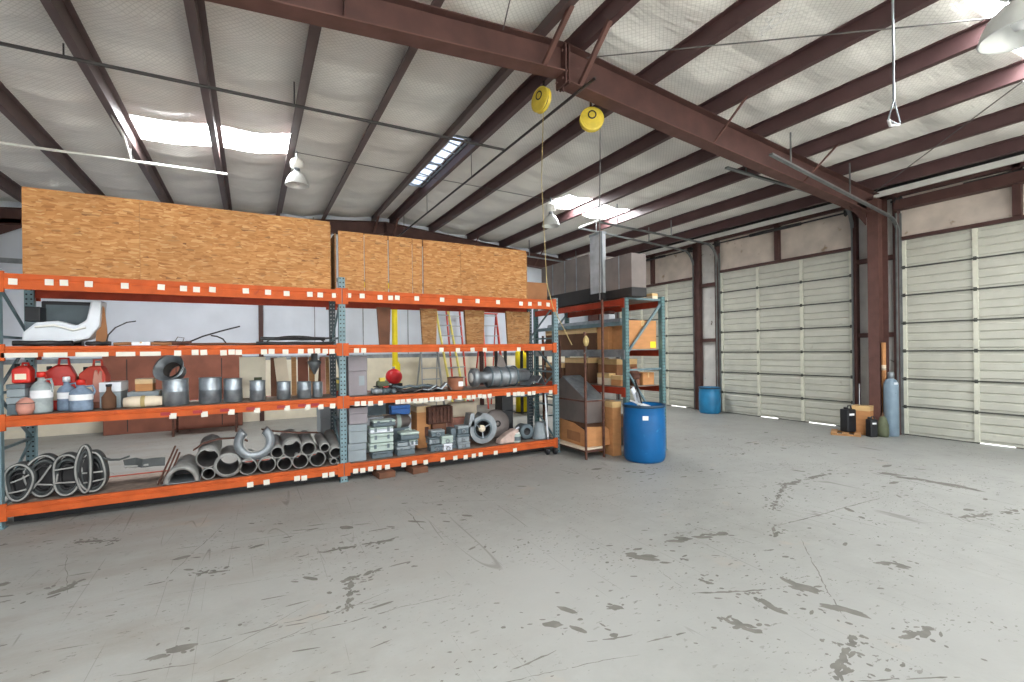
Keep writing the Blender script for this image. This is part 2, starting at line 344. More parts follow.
# bare patches where the paint has flaked off: thin torn shapes lying on the floor
def floor_chips():
    rnd = random.Random(21); b = MB(); cnt = [0]
    def z(): cnt[0] += 1; return .0006 + (cnt[0] % 40)*2e-6
    def blob(x, y, rx, ry, rot, n=None):
        n = n or rnd.randint(9, 17); ca, sa = math.cos(rot), math.sin(rot); zz = z(); vs = [(x, y, zz)]
        rr = 1
        for i in range(n):
            rr = .55*rr + .45*rnd.uniform(.35, 1.35); t = 2*PI*i/n; px, py = rx*rr*math.cos(t), ry*rr*math.sin(t)
            vs.append((x+px*ca-py*sa, y+px*sa+py*ca, zz))
        b.add(vs, [(0, i+1, (i+1) % n+1) for i in range(n)])
    def line(x0, y0, x1, y1, w):
        L = math.hypot(x1-x0, y1-y0); n = max(3, int(L/.03)); dx, dy = (x1-x0)/L, (y1-y0)/L; off = 0; vs = []; zz = z()
        for i in range(n+1):
            t = i/n; off = off*.85 + rnd.uniform(-.006,.006); ww = w*rnd.uniform(.25,1.2)*(1-.7*abs(2*t-1)**4)
            cx, cy_ = x0+(x1-x0)*t-dy*off, y0+(y1-y0)*t+dx*off; vs += [(cx-dy*ww, cy_+dx*ww, zz), (cx+dy*ww, cy_-dx*ww, zz)]
        fs = [(2*i, 2*i+1, 2*i+3, 2*i+2) for i in range(n) if rnd.random() > .08]
        b.add(vs, fs)
    for (x0, y0, x1, y1, w) in MARKS:
        L = math.hypot(x1-x0, y1-y0); rot = math.atan2(y1-y0, x1-x0)
        if w > .025:
            n = int(L/(w*.7))+3
            for i in range(n):
                t = rnd.random(); r_ = w*rnd.uniform(.3,.95); blob(x0+(x1-x0)*t+rnd.gauss(0,w*.35), y0+(y1-y0)*t+rnd.gauss(0,w*.35), r_*rnd.uniform(1,2.0), r_*.62, rot+rnd.uniform(-.5,.5))
            for i in range(int(n*1.6)):
                t = rnd.random(); r_ = rnd.uniform(.004,.016); blob(x0+(x1-x0)*t+rnd.gauss(0,w*1.9), y0+(y1-y0)*t+rnd.gauss(0,w*1.9), r_*1.5, r_, rnd.random()*3, 7)
        else: line(x0, y0, x1, y1, w*.55)
    # clusters of small flecks
    for k in range(95):
        cx, cy_ = rnd.uniform(-3.4, 8.6), rnd.uniform(1.0, 6.0)
        if cy_ > 6.1 and cx < 4.5: continue
        sp = rnd.uniform(.12,.42); ang = rnd.choice((rnd.uniform(-.5,.1), rnd.uniform(-.5,.1), rnd.random()*3))
        for i in range(rnd.randint(5, 20)):
            u, v = rnd.gauss(0, sp*1.5), rnd.gauss(0, sp*.6); r_ = min(.04, .006*math.exp(rnd.gauss(0,.75)))
            blob(cx+u*math.cos(ang)-v*math.sin(ang), cy_+u*math.sin(ang)+v*math.cos(ang), r_*rnd.uniform(1.2,3.4), r_, ang+rnd.gauss(0,.35), rnd.randint(6,11))
    for k in range(34):
        x0, y0 = rnd.uniform(-2.5, 8), rnd.uniform(1.1, 5.6); a = rnd.choice((rnd.gauss(-.1,.2), rnd.gauss(-.1,.2), rnd.gauss(1.2,.4))); L = rnd.uniform(.2, 1.3); line(x0, y0, x0+L*math.cos(a), y0+L*math.sin(a), rnd.uniform(.0018,.0042))
    for k in range(60):   # longer streaks of wear at the left
        x0, y0 = rnd.uniform(-2.6, 1.2), rnd.uniform(2.2, 5.0); a = rnd.gauss(-.12,.12); L = rnd.uniform(.05,.22); blob(x0, y0, L*.5, rnd.uniform(.004,.014), a, 13)
    o = b.build('floor.001', M['chip'], fix=False); struct(o, 'bare grey patches and scratches where the floor paint has flaked off')
MARKS = [(3.28,1.92,3.31,1.82,.07),(3.29,2.02,3.29,1.88,.05),(2.88,2.00,2.89,1.82,.05),(3.20,1.64,3.27,1.53,.065),(3.00,1.42,2.53,1.27,.035),(2.51,1.88,2.57,1.73,.045),(3.22,1.28,3.41,1.24,.045),(2.01,2.33,2.02,2.32,.04),(2.60,2.88,2.76,2.74,.06),(3.01,2.93,3.71,2.77,.06),(2.78,2.28,2.81,2.22,.035),(4.16,1.81,4.26,1.66,.05),(5.56,3.39,6.66,3.39,.06),(5.58,3.38,4.61,2.92,.035),(2.58,2.20,3.06,1.98,.02),(4.16,2.64,6.00,2.55,.014),(4.18,2.63,4.01,2.50,.03),(1.93,1.96,2.19,1.91,.014),(1.64,2.13,1.91,2.06,.016),(1.16,2.14,1.45,2.16,.014),(7.20,3.06,7.25,2.24,.11),(5.94,1.87,6.71,1.66,.04),(2.60,1.22,3.06,0.97,.012),(0.58,3.59,0.82,3.63,.035),(0.62,3.55,0.52,3.17,.035),(-0.42,4.29,-0.20,4.21,.03),(-0.46,3.22,-0.32,3.24,.05),(-1.24,4.41,-1.10,4.56,.05),(-0.27,3.21,0.73,3.19,.011),(0.02,3.04,1.16,3.01,.008),(-1.39,5.54,-1.05,5.40,.03),(-0.64,3.13,-0.24,3.02,.009),(1.39,4.86,1.39,4.22,.010),(0.48,4.19,1.05,4.16,.04)]
floor_chips()

# roof deck with sag between purlins and ribs across them, openings for skylights
PX = [-3.80,-2.65,-1.54,-.44,.63,1.68,2.93,3.44,4.58,5.80,6.90,8.02,9.16,10.22]
def zdeck(x, y):
    z = zpur(x)+DECK
    for a, b in zip(PX[:-1], PX[1:]):
        if a <= x <= b: t = (x-a)/(b-a); z -= .055*math.sin(PI*t)**2*(1+.5*math.sin(2*PI*y/.92+a)) * min(1, (b-a)) ; break
    return z + .016*abs(math.sin(PI*y/.42))**.6 - .010 + .004*math.sin(2*PI*y/.21)
SKY = [(-1.46,.6,8.35,9.2),(6.2,8.0,8.5,9.38),(6.2,8.0,.95,1.9),(3.12,3.34,7.6,10.25),(-1.46,.6,.4,1.3),(-1.46,.6,-3.6,-2.7),(6.2,8.0,-3.6,-2.7)]
def frange(a, b, st):
    n = max(1, round((b-a)/st)); return [a+(b-a)*i/n for i in range(n+1)]
xs = set(); 
for a, b in zip([WL]+PX, PX+[WR+.25]): xs |= set(round(v, 3) for v in frange(a, b, .16))
xs |= {RX}; ys = set(round(v, 3) for v in frange(YB, YF+.1, .07))
for (a, b, c, d) in SKY: xs |= {a, b}; ys |= {c, d}
xs = sorted(xs); ys = sorted(ys)
def in_sky(x, y):
    for i, (a, b, c, d) in enumerate(SKY):
        if a < x < b and c < y < d: return i
    return -1
vi = {}; dk = MB(); vs = []; fs = []; skyf = {i: [] for i in range(len(SKY))}
for i, x in enumerate(xs):
    for j, y in enumerate(ys): vi[i, j] = len(vs); vs.append((x, y, zdeck(x, y)))
for i in range(len(xs)-1):
    for j in range(len(ys)-1):
        f = (vi[i,j], vi[i+1,j], vi[i+1,j+1], vi[i,j+1]); k = in_sky((xs[i]+xs[i+1])/2, (ys[j]+ys[j+1])/2)
        if k < 0: fs.append(f)
        else: skyf[k].append(f)
dk.add(vs, fs, True)
ceil = struct(dk.build('ceiling', M['deck'], fix=False), 'white quilted insulation sagging between the roof purlins')
sol = ceil.modifiers.new('thick', 'SOLIDIFY'); sol.thickness = .03; sol.offset = 1
skl = ['bright translucent skylight panel in the left roof slope','bright translucent skylight panel in the right roof slope beyond the main rafter','bright skylight panel near the top right corner','narrow bright vent slot along the ridge']
for k in range(len(SKY)):
    used = sorted(set(v for f in skyf[k] for v in f)); mp = {v: i for i, v in enumerate(used)}
    b = MB(); b.add([(vs[v][0], vs[v][1], vs[v][2]+.006) for v in used], [[mp[v] for v in f] for f in skyf[k]], True)
    o = b.build(f'window_{k+1}', M['vent'] if k == 3 else M['skylight'], fix=False); struct(o, skl[k] if k < 4 else 'bright translucent skylight panel behind the camera')
    if k == 3:
        fr = MB(); fr.box(3.05,3.08,7.58,10.27,5.36,5.42); fr.box(3.39,3.42,7.58,10.27,5.36,5.42)
        for yy in (7.58, 8.9, 10.25): fr.box(3.05,3.42,yy-.015,yy+.015,5.36,5.40)
        fr.build('frame', M['galv'], o)
        mm = MB()
        for yy in frange(7.8, 10.1, .33): mm.bar((3.06,yy,5.36),(3.41,yy+.12,5.36),.02,.02)
        mm.build('spacer', M['galv2'], o)

# purlins
names_r = ['just right of the ridge vent','second to the right of the ridge','third to the right of the ridge','fourth to the right of the ridge','fifth to the right of the ridge','sixth to the right of the ridge','nearest the overhead doors']
names_l = ['meeting the far left wall corner','second from the left wall','running beside the left skylight on its left','crossing the middle of the left skylight','above the white lamp over the large particle board','between the lamp and the ridge vent','just left of the ridge vent']
for i, x in enumerate(PX):
    left = i < 7; z = zpur(x); w = .075
    pr = [(-.006,.004),(-.006,.2),(-w,.2),(-w,.188),(-.018,.188),(-.018,.0),(w-.012,.0),(w-.012,.012),(-.006,.012)] if not left else [(.0,.012),(.0,.2),(w,.2),(w,.188),(.012,.188),(.012,.0),(-w,.0),(-w,.012)]
    if left: pr = [(-.5*0+a,b) for a, b in pr]
    b = MB().sweep([(x, YB+.05, z),(x, YF-.05, z)], pr)
    o = b.build('roof_purlin', M['purlin'] if not left else M['purlin_grey'])
    tag(o, 'dark red-brown steel roof purlin, ' + (names_l[i] if left else names_r[i-7]), 'roof beam', 'roof purlins')
tag(MB().box(10.50,10.62,YB+.05,YF-.05,4.50,4.60).build('eave_strut', M['white_metal']), 'eave strut coloured white for outside light, along the top of the door wall', 'beam')  # white colour paints in the outside light along the strut

# rigid frames
def frame(y, nm, lab):
    t = thing('main_girder', lab, 'girder', (10.35, y, 0), 0, 'rigid building frames')
    hw = .1
    def girder(x0, x1, d0, d1):
        z0, z1 = zpur(x0), zpur(x1)
        a = MB(); a.prism([(x0,z0-.012),(x1,z1-.012),(x1,z1-d1+.012),(x0,z0-d0+.012)], 'Y', y-.006, y+.006)
        a.prism([(x0,z0-.012),(x1,z1-.012),(x1,z1),(x0,z0)], 'Y', y-hw, y+hw)
        g = a.build('rafter', M['steel'], t, world=True)
        b = MB(); b.prism([(x0,z0-d0),(x1,z1-d1),(x1,z1-d1+.014),(x0,z0-d0+.014)], 'Y', y-hw, y+hw); b.build('bottom_flange', M['steel_light'], g, world=False)
        for ch in g.children: ch.data.transform(Matrix.Translation((-10.35,-y,0)))
        return g
    girder(RX, 10.5, .44, .42); girder(-4.6, RX, .33, .33)
    p = MB().box(RX-.035,RX-.012,y-hw,y+hw,zpur(RX)-.47,zpur(RX)+.0); p.box(RX+.012,RX+.035,y-hw,y+hw,zpur(RX)-.47,zpur(RX)); p.box(RX-.012,RX+.012,y-.006,y+.006,4.7,zpur(RX)); p.build('splice_plate', M['steel'], t, world=True)
    bl = MB()
    for dx in (-.05,.05):
        for dz in (-.4,-.08):
            for dy in (-.06,.06): bl.lathe([(0,-.01),(.014,-.01),(.014,.01),(0,.01)], (RX+dx,y+dy,zpur(RX)+dz), 'X', 8, False)
    bl.build('bolt', M['steel_light'], t, world=True)
    st = MB()
    for x in (0.78,): st.box(x-.006,x+.006,y-hw+.01,y+hw-.01,zpur(x)-.32,zpur(x)-.02)
    st.build('stiffener', M['steel'], t, world=True)
    yc = y-.11; c = MB(); c.box(10.20,10.215,yc-.09,yc+.09,0.02,zpur(10.2)-.2); c.box(10.55,10.565,yc-.09,yc+.09,0.02,4.5); c.box(10.215,10.55,yc-.006,yc+.006,0.02,4.45); c.box(10.18,10.58,yc-.11,yc+.11,0,.02)
    c.build('column', M['steel_light'], t, world=True)
    c = MB(); c.box(-4.45,-4.435,y-hw,y+hw,.02,zpur(-4.4)-.2); c.box(-4.78,-4.765,y-hw,y+hw,.02,4.5); c.box(-4.765,-4.435,y-.006,y+.006,.02,4.45); c.box(-4.8,-4.4,y-.14,y+.14,0,.02)
    c.build('column', M['steel'], t, world=True)
    MB().prism([(-4.6,4.0),(-4.44,4.0),(-3.9,zpur(-3.9)-.33),(-3.9,zpur(-3.9)-.2),(-4.6,zpur(-4.6)-.2)], 'Y', y-.006, y+.006).build('knee_gusset', M['steel'], t, world=True)
    kn = MB(); kn.prism([(9.6,zpur(9.6)-.42),(10.2,3.95),(10.215,3.95),(10.215,zpur(10.2)-.2),(9.6,zpur(9.6)-.4)], 'Y', y-.006, y+.006); kn.build('knee_gusset', M['steel'], t, world=True)
    for x in (PX[6], PX[7], PX[9], PX[11]):
        zz = zpur(x); wb = .05 if x < 4 else .022; MB().bar((x, y-.08, zz-(.31 if x < RX else .41)), (x, y-.62, zz+.02), wb, wb).build('flange_brace', M['steel_light'], t, world=True)
    return t
frame(4.55, '', 'large dark red steel rafter crossing the foreground roof with its column between the doors')
frame(13.0, '', 'far red-brown steel rafter seen above the particle board panels')
frame(-3.9, '', 'red-brown steel frame behind the camera')

# walls
b = MB(); b.box(WL, WR+.12, YF, YF+.12, 0, 5.5); struct(b.build('wall_far', M['wallins']), 'white insulated end wall behind the racking')
b = MB(); b.box(WL-.12, WL, YB, YF+.12, 0, 5.1); struct(b.build('wall_left', M['wallins']), 'white insulated left side wall')
b = MB()
for a, c in ((WL,-3.3),(-.3,1.2),(4.6,6.0),(9.6,WR+.12)): b.box(a, c, YB-.12, YB, 0, 5.5)
b.box(WL, WR+.12, YB-.12, YB, 3.9, 5.5); struct(b.build('wall_back', M['wallins']), 'insulated wall behind the camera with openings added to let in light')  # openings in this unseen wall are added to light the room evenly
# far wall girts and seams
for x in (.21, 6.2): tag(MB().box(x-.05, x+.05, YF-.14, YF-.0, 0, 5.0).build('wall_column', M['steel']), 'thin red-brown wall column seen through the racking' if x < 1 else 'thin red-brown wall column by the far right corner', 'column')
g = MB()
for x in (1.45,2.68,3.93,5.2): g.box(x-.012, x+.012, YF-.012, YF, 1.5, 5.2)
for z in (1.55, 3.6): g.box(WL, WR, YF-.03, YF, z-.05, z+.05)

struct(g.build('trim_1', M['galv2']), 'girts and seams on the far wall')
struct(MB().box(WL, WR, YF-.05, YF-.008, 0, 1.50).build('trim_2', M['cream']), 'cream wainscot along the far wall')

# right wall: doors, jambs, headers
DOORS = [(8.84,11.86,3.55,'far sage-cream overhead door half hidden by the orange rack'),(4.97,8.04,3.6,'middle sage-cream sectional overhead door beside the blue drum'),(1.10,4.16,3.62,'right sage-cream sectional overhead door at the edge of the photo'),(-3.2,-.1,3.6,'sectional overhead door behind the camera on the right')]
w = MB(); segs = []; y = YF
prev = YB
ds = sorted(DOORS)
for (a, c, h, l) in ds: segs.append((prev, a)); prev = c
segs.append((prev, YF))
for a, c in segs: w.box(WR, WR+.1, a, c, 0, 4.55)
struct(w.build('wall_right', M['stripins']), 'stained insulation strips between the overhead doors')
w = MB()
for (a, c, h, l) in ds: w.box(WR, WR+.1, a, c, h+.05, 4.52)
struct(w.build('wall_right.001', M['doorhead']), 'beige insulation above the overhead doors')
w = MB().box(WR-.0, WR+.3, YB, YF, 4.52, 4.85); struct(w.build('trim_3', M['dark']), 'black strip coloured as the shaded gap under the eave')  # solid black strip paints in the shade of the eave gap
g = MB()
for (a, c, h, l) in ds:
    g.box(WR-.06, WR+.04, a-.1, c+.1, h+.0, h+.06); m_ = (a+c)/2
    g.box(WR-.10, WR+.0, m_-.05, m_+.05, h+.06, 4.5)
    g.box(WR-.12, WR, a-.10, a-.02, 0, 4.5); g.box(WR-.12, WR, c+.02, c+.10, 0, 4.5)
for a, c in segs:
    for z in (1.87, 3.33): g.box(WR-.09, WR, a+.05, c-.05, z-.045, z+.045)
g.box(WR-.22, WR-.02, 1.0, 4.2, 4.17, 4.34); g.box(WR-.1, WR, YB, YF, 4.44, 4.52)
struct(g.build('trim_4', M['steel']), 'red-brown jambs, girts and header channels of the door wall')
g = MB(); g.box(10.50, 10.62, 8.60, 8.70, 0, 4.5); tag(g.build('wall_column', M['steel']), 'dark red-brown column between far and middle doors beside the small blue drum', 'column')

def ohdoor(n, y0, y1, h, lab):
    d = sempty(f'door_{n}', (WR, (y0+y1)/2, 0), lab); ns = 7; gap = .012; sh = (h-gap)/ns; x = WR-.01
    for k in range(ns):
        z0 = gap+k*sh; z1 = z0+sh; s = MB(); p = [(x+.05,z0+.004),(x+.012,z0+.004)]
        p += [(x+.012,z0+.045)]
        nr = 3
        for r_ in range(nr):
            a = z0+.05+(sh-.1)*r_/nr; bb = z0+.05+(sh-.1)*(r_+1)/nr
            p += [(x+.012,a),(x-.006,a+.010),(x-.006,bb-.024),(x+.014,bb-.012)]
        p += [(x+.012,z1-.004),(x+.05,z1-.004)]
        s.prism([(q[0],q[1]) for q in p], 'Y', y0, y1)
        s.build('door_section', M['door'], d, world=True)
    g_ = MB()
    for k in range(1, ns): g_.box(x-.008, x+.03, y0+.01, y1-.01, gap+k*sh-.012, gap+k*sh+.012)
    g_.build('section_joint', M['groove'], d, world=True)
    L = y1-y0
    for f in (0.012, 1/3, 2/3, .988):
        yy = y0+L*f; st = MB()
        for k in range(ns): st.box(x-.032, x+.005, yy-.032, yy+.032, gap+k*sh+.014, gap+(k+1)*sh-.014)
        st.build('stile', M['doorstile'], d, world=True)
        hg = MB()
        for k in range(1, ns):
            z = gap+k*sh; hg.box(x-.040, x-.022, yy-.022, yy+.022, z-.032, z+.032); hg.lathe([(0,-.04),(.012,-.04),(.012,.04),(0,.04)], (x-.042,yy,z+.0), 'Y', 8)
        hg.build('hinge', M['groove'], d, world=True)
    # tracks and torsion shaft
    for s_, yy in ((0, y0-.035), (1, y1+.035)):
        zo, zi_ = {(0,1): (4.29,4.48), (1,2): (4.32,4.44), (0,2): (4.50,4.55), (1,3): (4.05,4.49)}.get((s_, n), (4.3,4.45)); zc = zo
        run = [(x-.06, yy, .03), (x-.06, yy, h+.1)]
        for a in range(0, 7): t = a/6*PI/2; run.append((x-.06-.42*(1-math.cos(t)), yy, h+.12+(zc-h-.12)*math.sin(t)))
        run.append((6.70, yy, zi_))
        tr = MB().sweep(run, [(-.014,-.03),(.014,-.03),(.014,.03),(-.014,.03)], up=(0,1,0)); tr.build('track', M['track'], d, world=True)
        an = MB(); an.box(x-.14, x-.03, yy-.012, yy+.012, .0, h+.5); an.box(x-.05, x-.03, yy-.05, yy+.05, 0, h+.5)
        for kx in (7.2, 8.9): zk = zi_+(zo-zi_)*(kx-6.7)/3.5; an.bar((kx, yy, zk), (kx, yy, zpur(kx)+.05), .018, .018, up=(0,1,0))
        an.build('track_bracket', M['track'], d, world=True)
        if s_ == 0: ya = yy
    sh_ = MB().tube([(x-.16, y0-.1, 4.34), (x-.16, y1+.1, 4.34)], .018, 8)
    for yy in (y0+.02, y1-.02): sh_.lathe([(.02,-.04),(.075,-.04),(.05,-.03),(.05,.03),(.075,.04),(.02,.04)], (x-.16,yy,4.34), 'Y', 16)
    sh_.tube([(x-.16, (y0+y1)/2-.6, 4.34), (x-.16, (y0+y1)/2+.6, 4.34)], .035, 10)
    sh_.build('torsion_shaft', M['dark'], d, world=True)
    sl = MB().box(x+.0, x+.03, y0, y0+L*.12, 0.001, .016); sl.box(x, x+.03, y0+L*.3, y0+L*.52, .001, .016); sl.box(x, x+.03, y0+L*.66, y1, .001, .016)
    sl.build('bottom_seal', M['groove'], d, world=True)
    return d
for i, dd in enumerate(DOORS): ohdoor(i+1, *dd)
# yard outside, past the openings added behind the camera for light
struct(MB().box(-30, 40, -40, YB-.12, -.25, -.02).build('ground', M['concrete_out']), 'pale concrete yard outside')
struct(MB().box(WR+.35, 30, YB-.12, YF+.2, -.25, -.02).build('ground.001', M['concrete_out']), 'pale concrete apron outside the doors')

# ------------------------------------------------------------------ main pallet rack
SH = [.22, 1.08, 1.755, 2.46]; BH = [.11, .105, .105, .15]; FX = [-2.15, 1.02, 4.32]; FY, RY = 6.36, 7.18
rack = thing('pallet_rack', 'long orange and blue-grey two-bay pallet rack loaded with duct parts and boxes', 'rack', (1.02, 6.3, 0))
TAGS = {3: [-2.01,-1.75,-1.64,-1.45,-1.16,-.85,-.65,-.53,-.38,-.05,.18,.38,.64,.76,.93,1.1,1.27,1.5,1.64,1.73,2.0,2.37,2.64,2.92,3.26,3.66,3.82,4.0,4.16],
 2: [-.71,-.55,-.47,-.28,-.20,-.13,.13,.21,.36,.53,.64,.72,.81,.89,1.19,1.28,2.35,2.6,2.83,3.03,3.61,4.05],
 1: [-.76,-.47,-.21,.05,.37,.6,.75,.89,1.19,1.27,1.36,1.49,1.72,1.79,1.87,1.96,2.04,2.11,2.2,2.28,2.35,2.46,2.62,2.76,2.84,2.94,3.01,3.1,3.42,3.53,3.6,3.67,3.79,3.87,4.19],
 0: [-.03,.14,.47,.55,.79,.87,1.16,1.25,1.35,1.46,1.57,1.79,1.94,2.1,2.35,2.54,2.7,2.83,2.94,3.19,3.52]}
TZ = [.125, .985, 1.675, 2.385]
tagproto = MB().box(-.032,.032,-.003,0,-.03,.03).build('price_tag', M['tag'], rack).data
bpy.data.objects.remove(bpy.data.objects['price_tag'])
for bay in (0, 1):
    x0, x1 = FX[bay]+.04, FX[bay+1]-.04
    for k in range(4):
        z1 = SH[k]; z0 = z1-BH[k]
        def beamprof(xa, xb, ya, sgn):
            q = MB(); y2 = ya+sgn*.045; ys_ = ya+sgn*.018
            h_ = z1-z0; g_ = ya+sgn*.009; q.prism([(ya,z0),(y2,z0),(y2,z1),(ya+sgn*.003,z1),(ya+sgn*.003,z1-h_*.30),(g_,z1-h_*.34),(g_,z1-h_*.42),(ya,z1-h_*.46)], 'X', xa, xb)
            for xe in (xa, xb): q.box(xe-.035, xe+.035, min(ya-.006,ya-.006+sgn*.03) if sgn > 0 else ya-.02, ya+.02 if sgn > 0 else ya+.006, z0-.035, z1+.02)
            return q
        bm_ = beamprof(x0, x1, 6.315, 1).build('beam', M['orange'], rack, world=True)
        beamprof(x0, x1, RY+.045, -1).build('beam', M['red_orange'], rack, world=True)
        dkm = MB()
        if k < 3 or True:
            n = 5
            for i in range(n):
                a = x0+.02+(x1-x0-.04)*i/n; b2 = x0+.02+(x1-x0-.04)*(i+1)/n-.006
                dkm.box(a, b2, 6.345, RY-.01, z1-.028, z1-.004)
        dkm.build('shelf_board', M['deckboard'] if k < 3 else M['wood_dark'], rack, world=True)
        for sx in frange(x0+.5, x1-.5, .75): pass
        for tx in TAGS[k]:
            if x0-.06 < tx <= x1+.05 and (bay == 0) == (tx < FX[1]):
                o = bpy.data.objects.new('price_tag', tagproto); COL.objects.link(o); o.parent = bm_
                o.location = (tx-1.02, 6.312-6.3, TZ[k]+random.uniform(-.006,.006)); o.rotation_euler = (0, random.uniform(-.06,.06), 0)
        if bay == 0 and k == 2:
            for a, b_ in ((-2.1,-1.84),(-1.80,-1.62),(-1.56,-1.3),(-1.24,-1.08),(-1.04,-.86)):
                MB().box(a, b_, 6.309, 6.314, 1.64+.004, 1.69).build('price_tag', M['tag'], bm_, world=False).data.transform(Matrix.Translation((-1.02,-6.3,0)))
        if bay == 0 and k == 1:
            for tx in (-.76,-.47,-.21,.05,.37,.6,.75):
                o = MB().box(tx-.11, tx-.02, 6.309, 6.314, .995, 1.03).build('red_tape', M['redtape'], bm_); o.data.transform(Matrix.Translation((-1.02,-6.3,0)))
for i, x in enumerate(FX):
    H_ = 2.62 if i == 1 else 2.5
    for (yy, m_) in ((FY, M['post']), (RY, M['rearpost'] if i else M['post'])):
        p = MB(); p.prism([(-.04,-.035),(.04,-.035),(.04,.035),(.028,.035),(.028,-.022),(-.028,-.022),(-.028,.035),(-.04,.035)], 'Z', 0.006, H_); p.box(-.055,.055,-.05,.05,0,.008)
        o = p.build('upright_post', m_, rack); o.location = (x-1.02, yy-6.3+.0, 0)
    br = MB(); zz = [.2,.75,1.3,1.85,2.4]
    for a in zz: br.bar((x,FY+.03,a),(x,RY-.03,a),.025,.025)
    for j in range(4): a, b_ = (FY+.03, RY-.03) if j % 2 == 0 else (RY-.03, FY+.03); br.bar((x,a,zz[j]+.02),(x,b_,zz[j+1]-.02),.022,.022)
    br.build('cross_brace', M['brace'], rack, world=True)

# ------------------------------------------------------------------ item builders
def boxy(name, label, cat, x0, x1, y0, y1, z0, z1, m, bev=.004, group=None, rz=0, lid=None, handle=None, latch=None, tape=None, label_patch=None):
    cx, cy = (x0+x1)/2, (y0+y1)/2; t = thing(name, label, cat, (cx, cy, z0), rz, group)
    a, b, h = (x1-x0)/2, (y1-y0)/2, z1-z0
    hh = h*.62 if lid else h
    MB().box(-a, a, -b, b, 0, hh).build('body', m, t, bevel=bev)
    if lid:
        MB().box(-a-.004, a+.004, -b-.004, b+.004, hh+.003, h).build('lid', lid, t, bevel=bev*1.5)
    if handle:
        MB().tube([(-a*.35,0,h-.002),(-a*.33,0,h+.03),(a*.33,0,h+.03),(a*.35,0,h-.002)], .008, 6).build('handle', handle, t)
    if latch:
        for s in (-.55,.55): MB().box(a*s-.016, a*s+.016, -b-.012, -b-.001, hh-.03, hh+.025).build('latch', latch, t)
    if tape:
        MB().box(-a*.12 if a > b else -a-.001, a*.12 if a > b else a+.001, -b-.0012, b+.0012, h-.09 if h > .2 else h*.6, h+.0012).build('tape', tape, t)
        MB().box(-a+.005, a-.005, -.002, .002, h, h+.0015).build('flap_seam', M['cardboard3'], t)
    if label_patch:
        MB().box(a*.1, a*.7, -b-.002, -b-.0005, h*.25, h*.5).build('paper_label', label_patch, t)
    return t

def can(label, x, y, z, r, h, group='galvanised duct collars on the middle shelf', m=None):
    t = thing('duct_collar', label, 'duct fitting', (x, y, z), random.uniform(0, 3), group)
    m = m or M['galv']
    p = [(r*.98,0),(r,.004)]
    for k in (.08,.1,.5,.53,.56,.9,.93): p.append((r*(1.035 if k in (.1,.53,.92) else 1), h*k))
    p += [(r*1.02,h*.97),(r*1.02,h),(r*.97,h),(r*.95,.01),(0,.008)]
    MB().lathe(p, n=32).build('shell', m, t)
    MB().bar((r+.002,0,.01),(r+.002,0,h-.01),.016,.006,up=(1,0,0)).build('seam', M['galv2'], t)
    MB().lathe([(r*.72,h*.55),(r*.95,h*.58)], n=24).build('inner_flange', M['galv2'], t)
    return t

def pipe(label, x, z, r, L=.62, y=6.38, tilt=0, wall=.012, rz=0, m=None, rz2=0, group='grey pipes piled on the bottom shelf', flange=False):
    r *= 1.1; z = max(z, Z0+r*1.03+(.018 if flange else 0)); t = thing('pipe_section', label, 'pipe', (x, y, z), rz2, group); m = m or M['pipegrey']
    rot = Matrix.Rotation(tilt, 3, 'X')
    pr = [(r-wall,.0),(r,0)]
    if flange: pr = [(r-wall,0),(r+.018,0),(r+.018,.02),(r,.022)]
    pr += [(r,.10),(r*1.03,.105),(r*1.03,.12),(r,.125),(r,L),(r-wall,L),(r-wall,0)]
    MB().lathe(pr, axis='Y', n=28, rot=rot).build('pipe_wall', m, t)
    MB().lathe([(r-wall-.001,.01),(r-wall-.001,L-.01)], axis='Y', n=28, rot=rot).build('bore', M['inside'], t)
    return t

# ---- OSB sheets on the top deck
E_ = [-1.97,-1.044,.894]
for i in range(2):
    o = MB().box(-(E_[i+1]-E_[i])/2+.001, (E_[i+1]-E_[i])/2-.001, -.009, .009, 0, .875).build('particle_board', M['osb'])
    o.location = ((E_[i]+E_[i+1])/2, 6.41, 2.46); tag(o, ['left particle board sheet standing on the rack top, at its left end','wide particle board sheet standing on the rack top, left of the middle post'][i], 'board', 'particle board on the rack top')
E2 = [.991,1.325,1.644,1.978,2.128,2.705,3.833]
l2 = ['first narrow particle board strip right of the middle post','second narrow particle board strip right of the middle post','third narrow particle board strip right of the middle post','very thin particle board strip between wider ones on the rack top','medium particle board sheet with a pencil line on the rack top','wide particle board sheet at the right end of the rack top']
for i in range(6):
    w_ = E2[i+1]-E2[i]; o = MB().box(-w_/2+.006, w_/2-.006, -.009, .009, 0, .775).build('particle_board', M['osb'])
    o.location = ((E2[i]+E2[i+1])/2, 6.42+.012*(i % 2), 2.46); tag(o, l2[i], 'board', 'particle board on the rack top')
for nm, x, y0, y1, h, lb in (('e',.90,6.43,7.1,.84,'edge-on particle board panel closing the left enclosure on the rack top'),('e',.965,6.44,7.1,.74,'edge-on particle board panel facing the gap at the middle post'),('e',3.85,6.45,7.15,.74,'particle board panel at the right end of the rack top running front to back')):
    tag(MB().box(x-.009, x+.009, y0, y1, 2.46, 2.46+h).build('particle_board', M['osb_dark']), lb, 'board', 'particle board on the rack top')
tag(MB().box(3.9, 4.28, 6.52, 6.54, 2.46, 2.76).build('particle_board', M['cardboard2']), 'low brown panel on the rack top by its right end post', 'board')
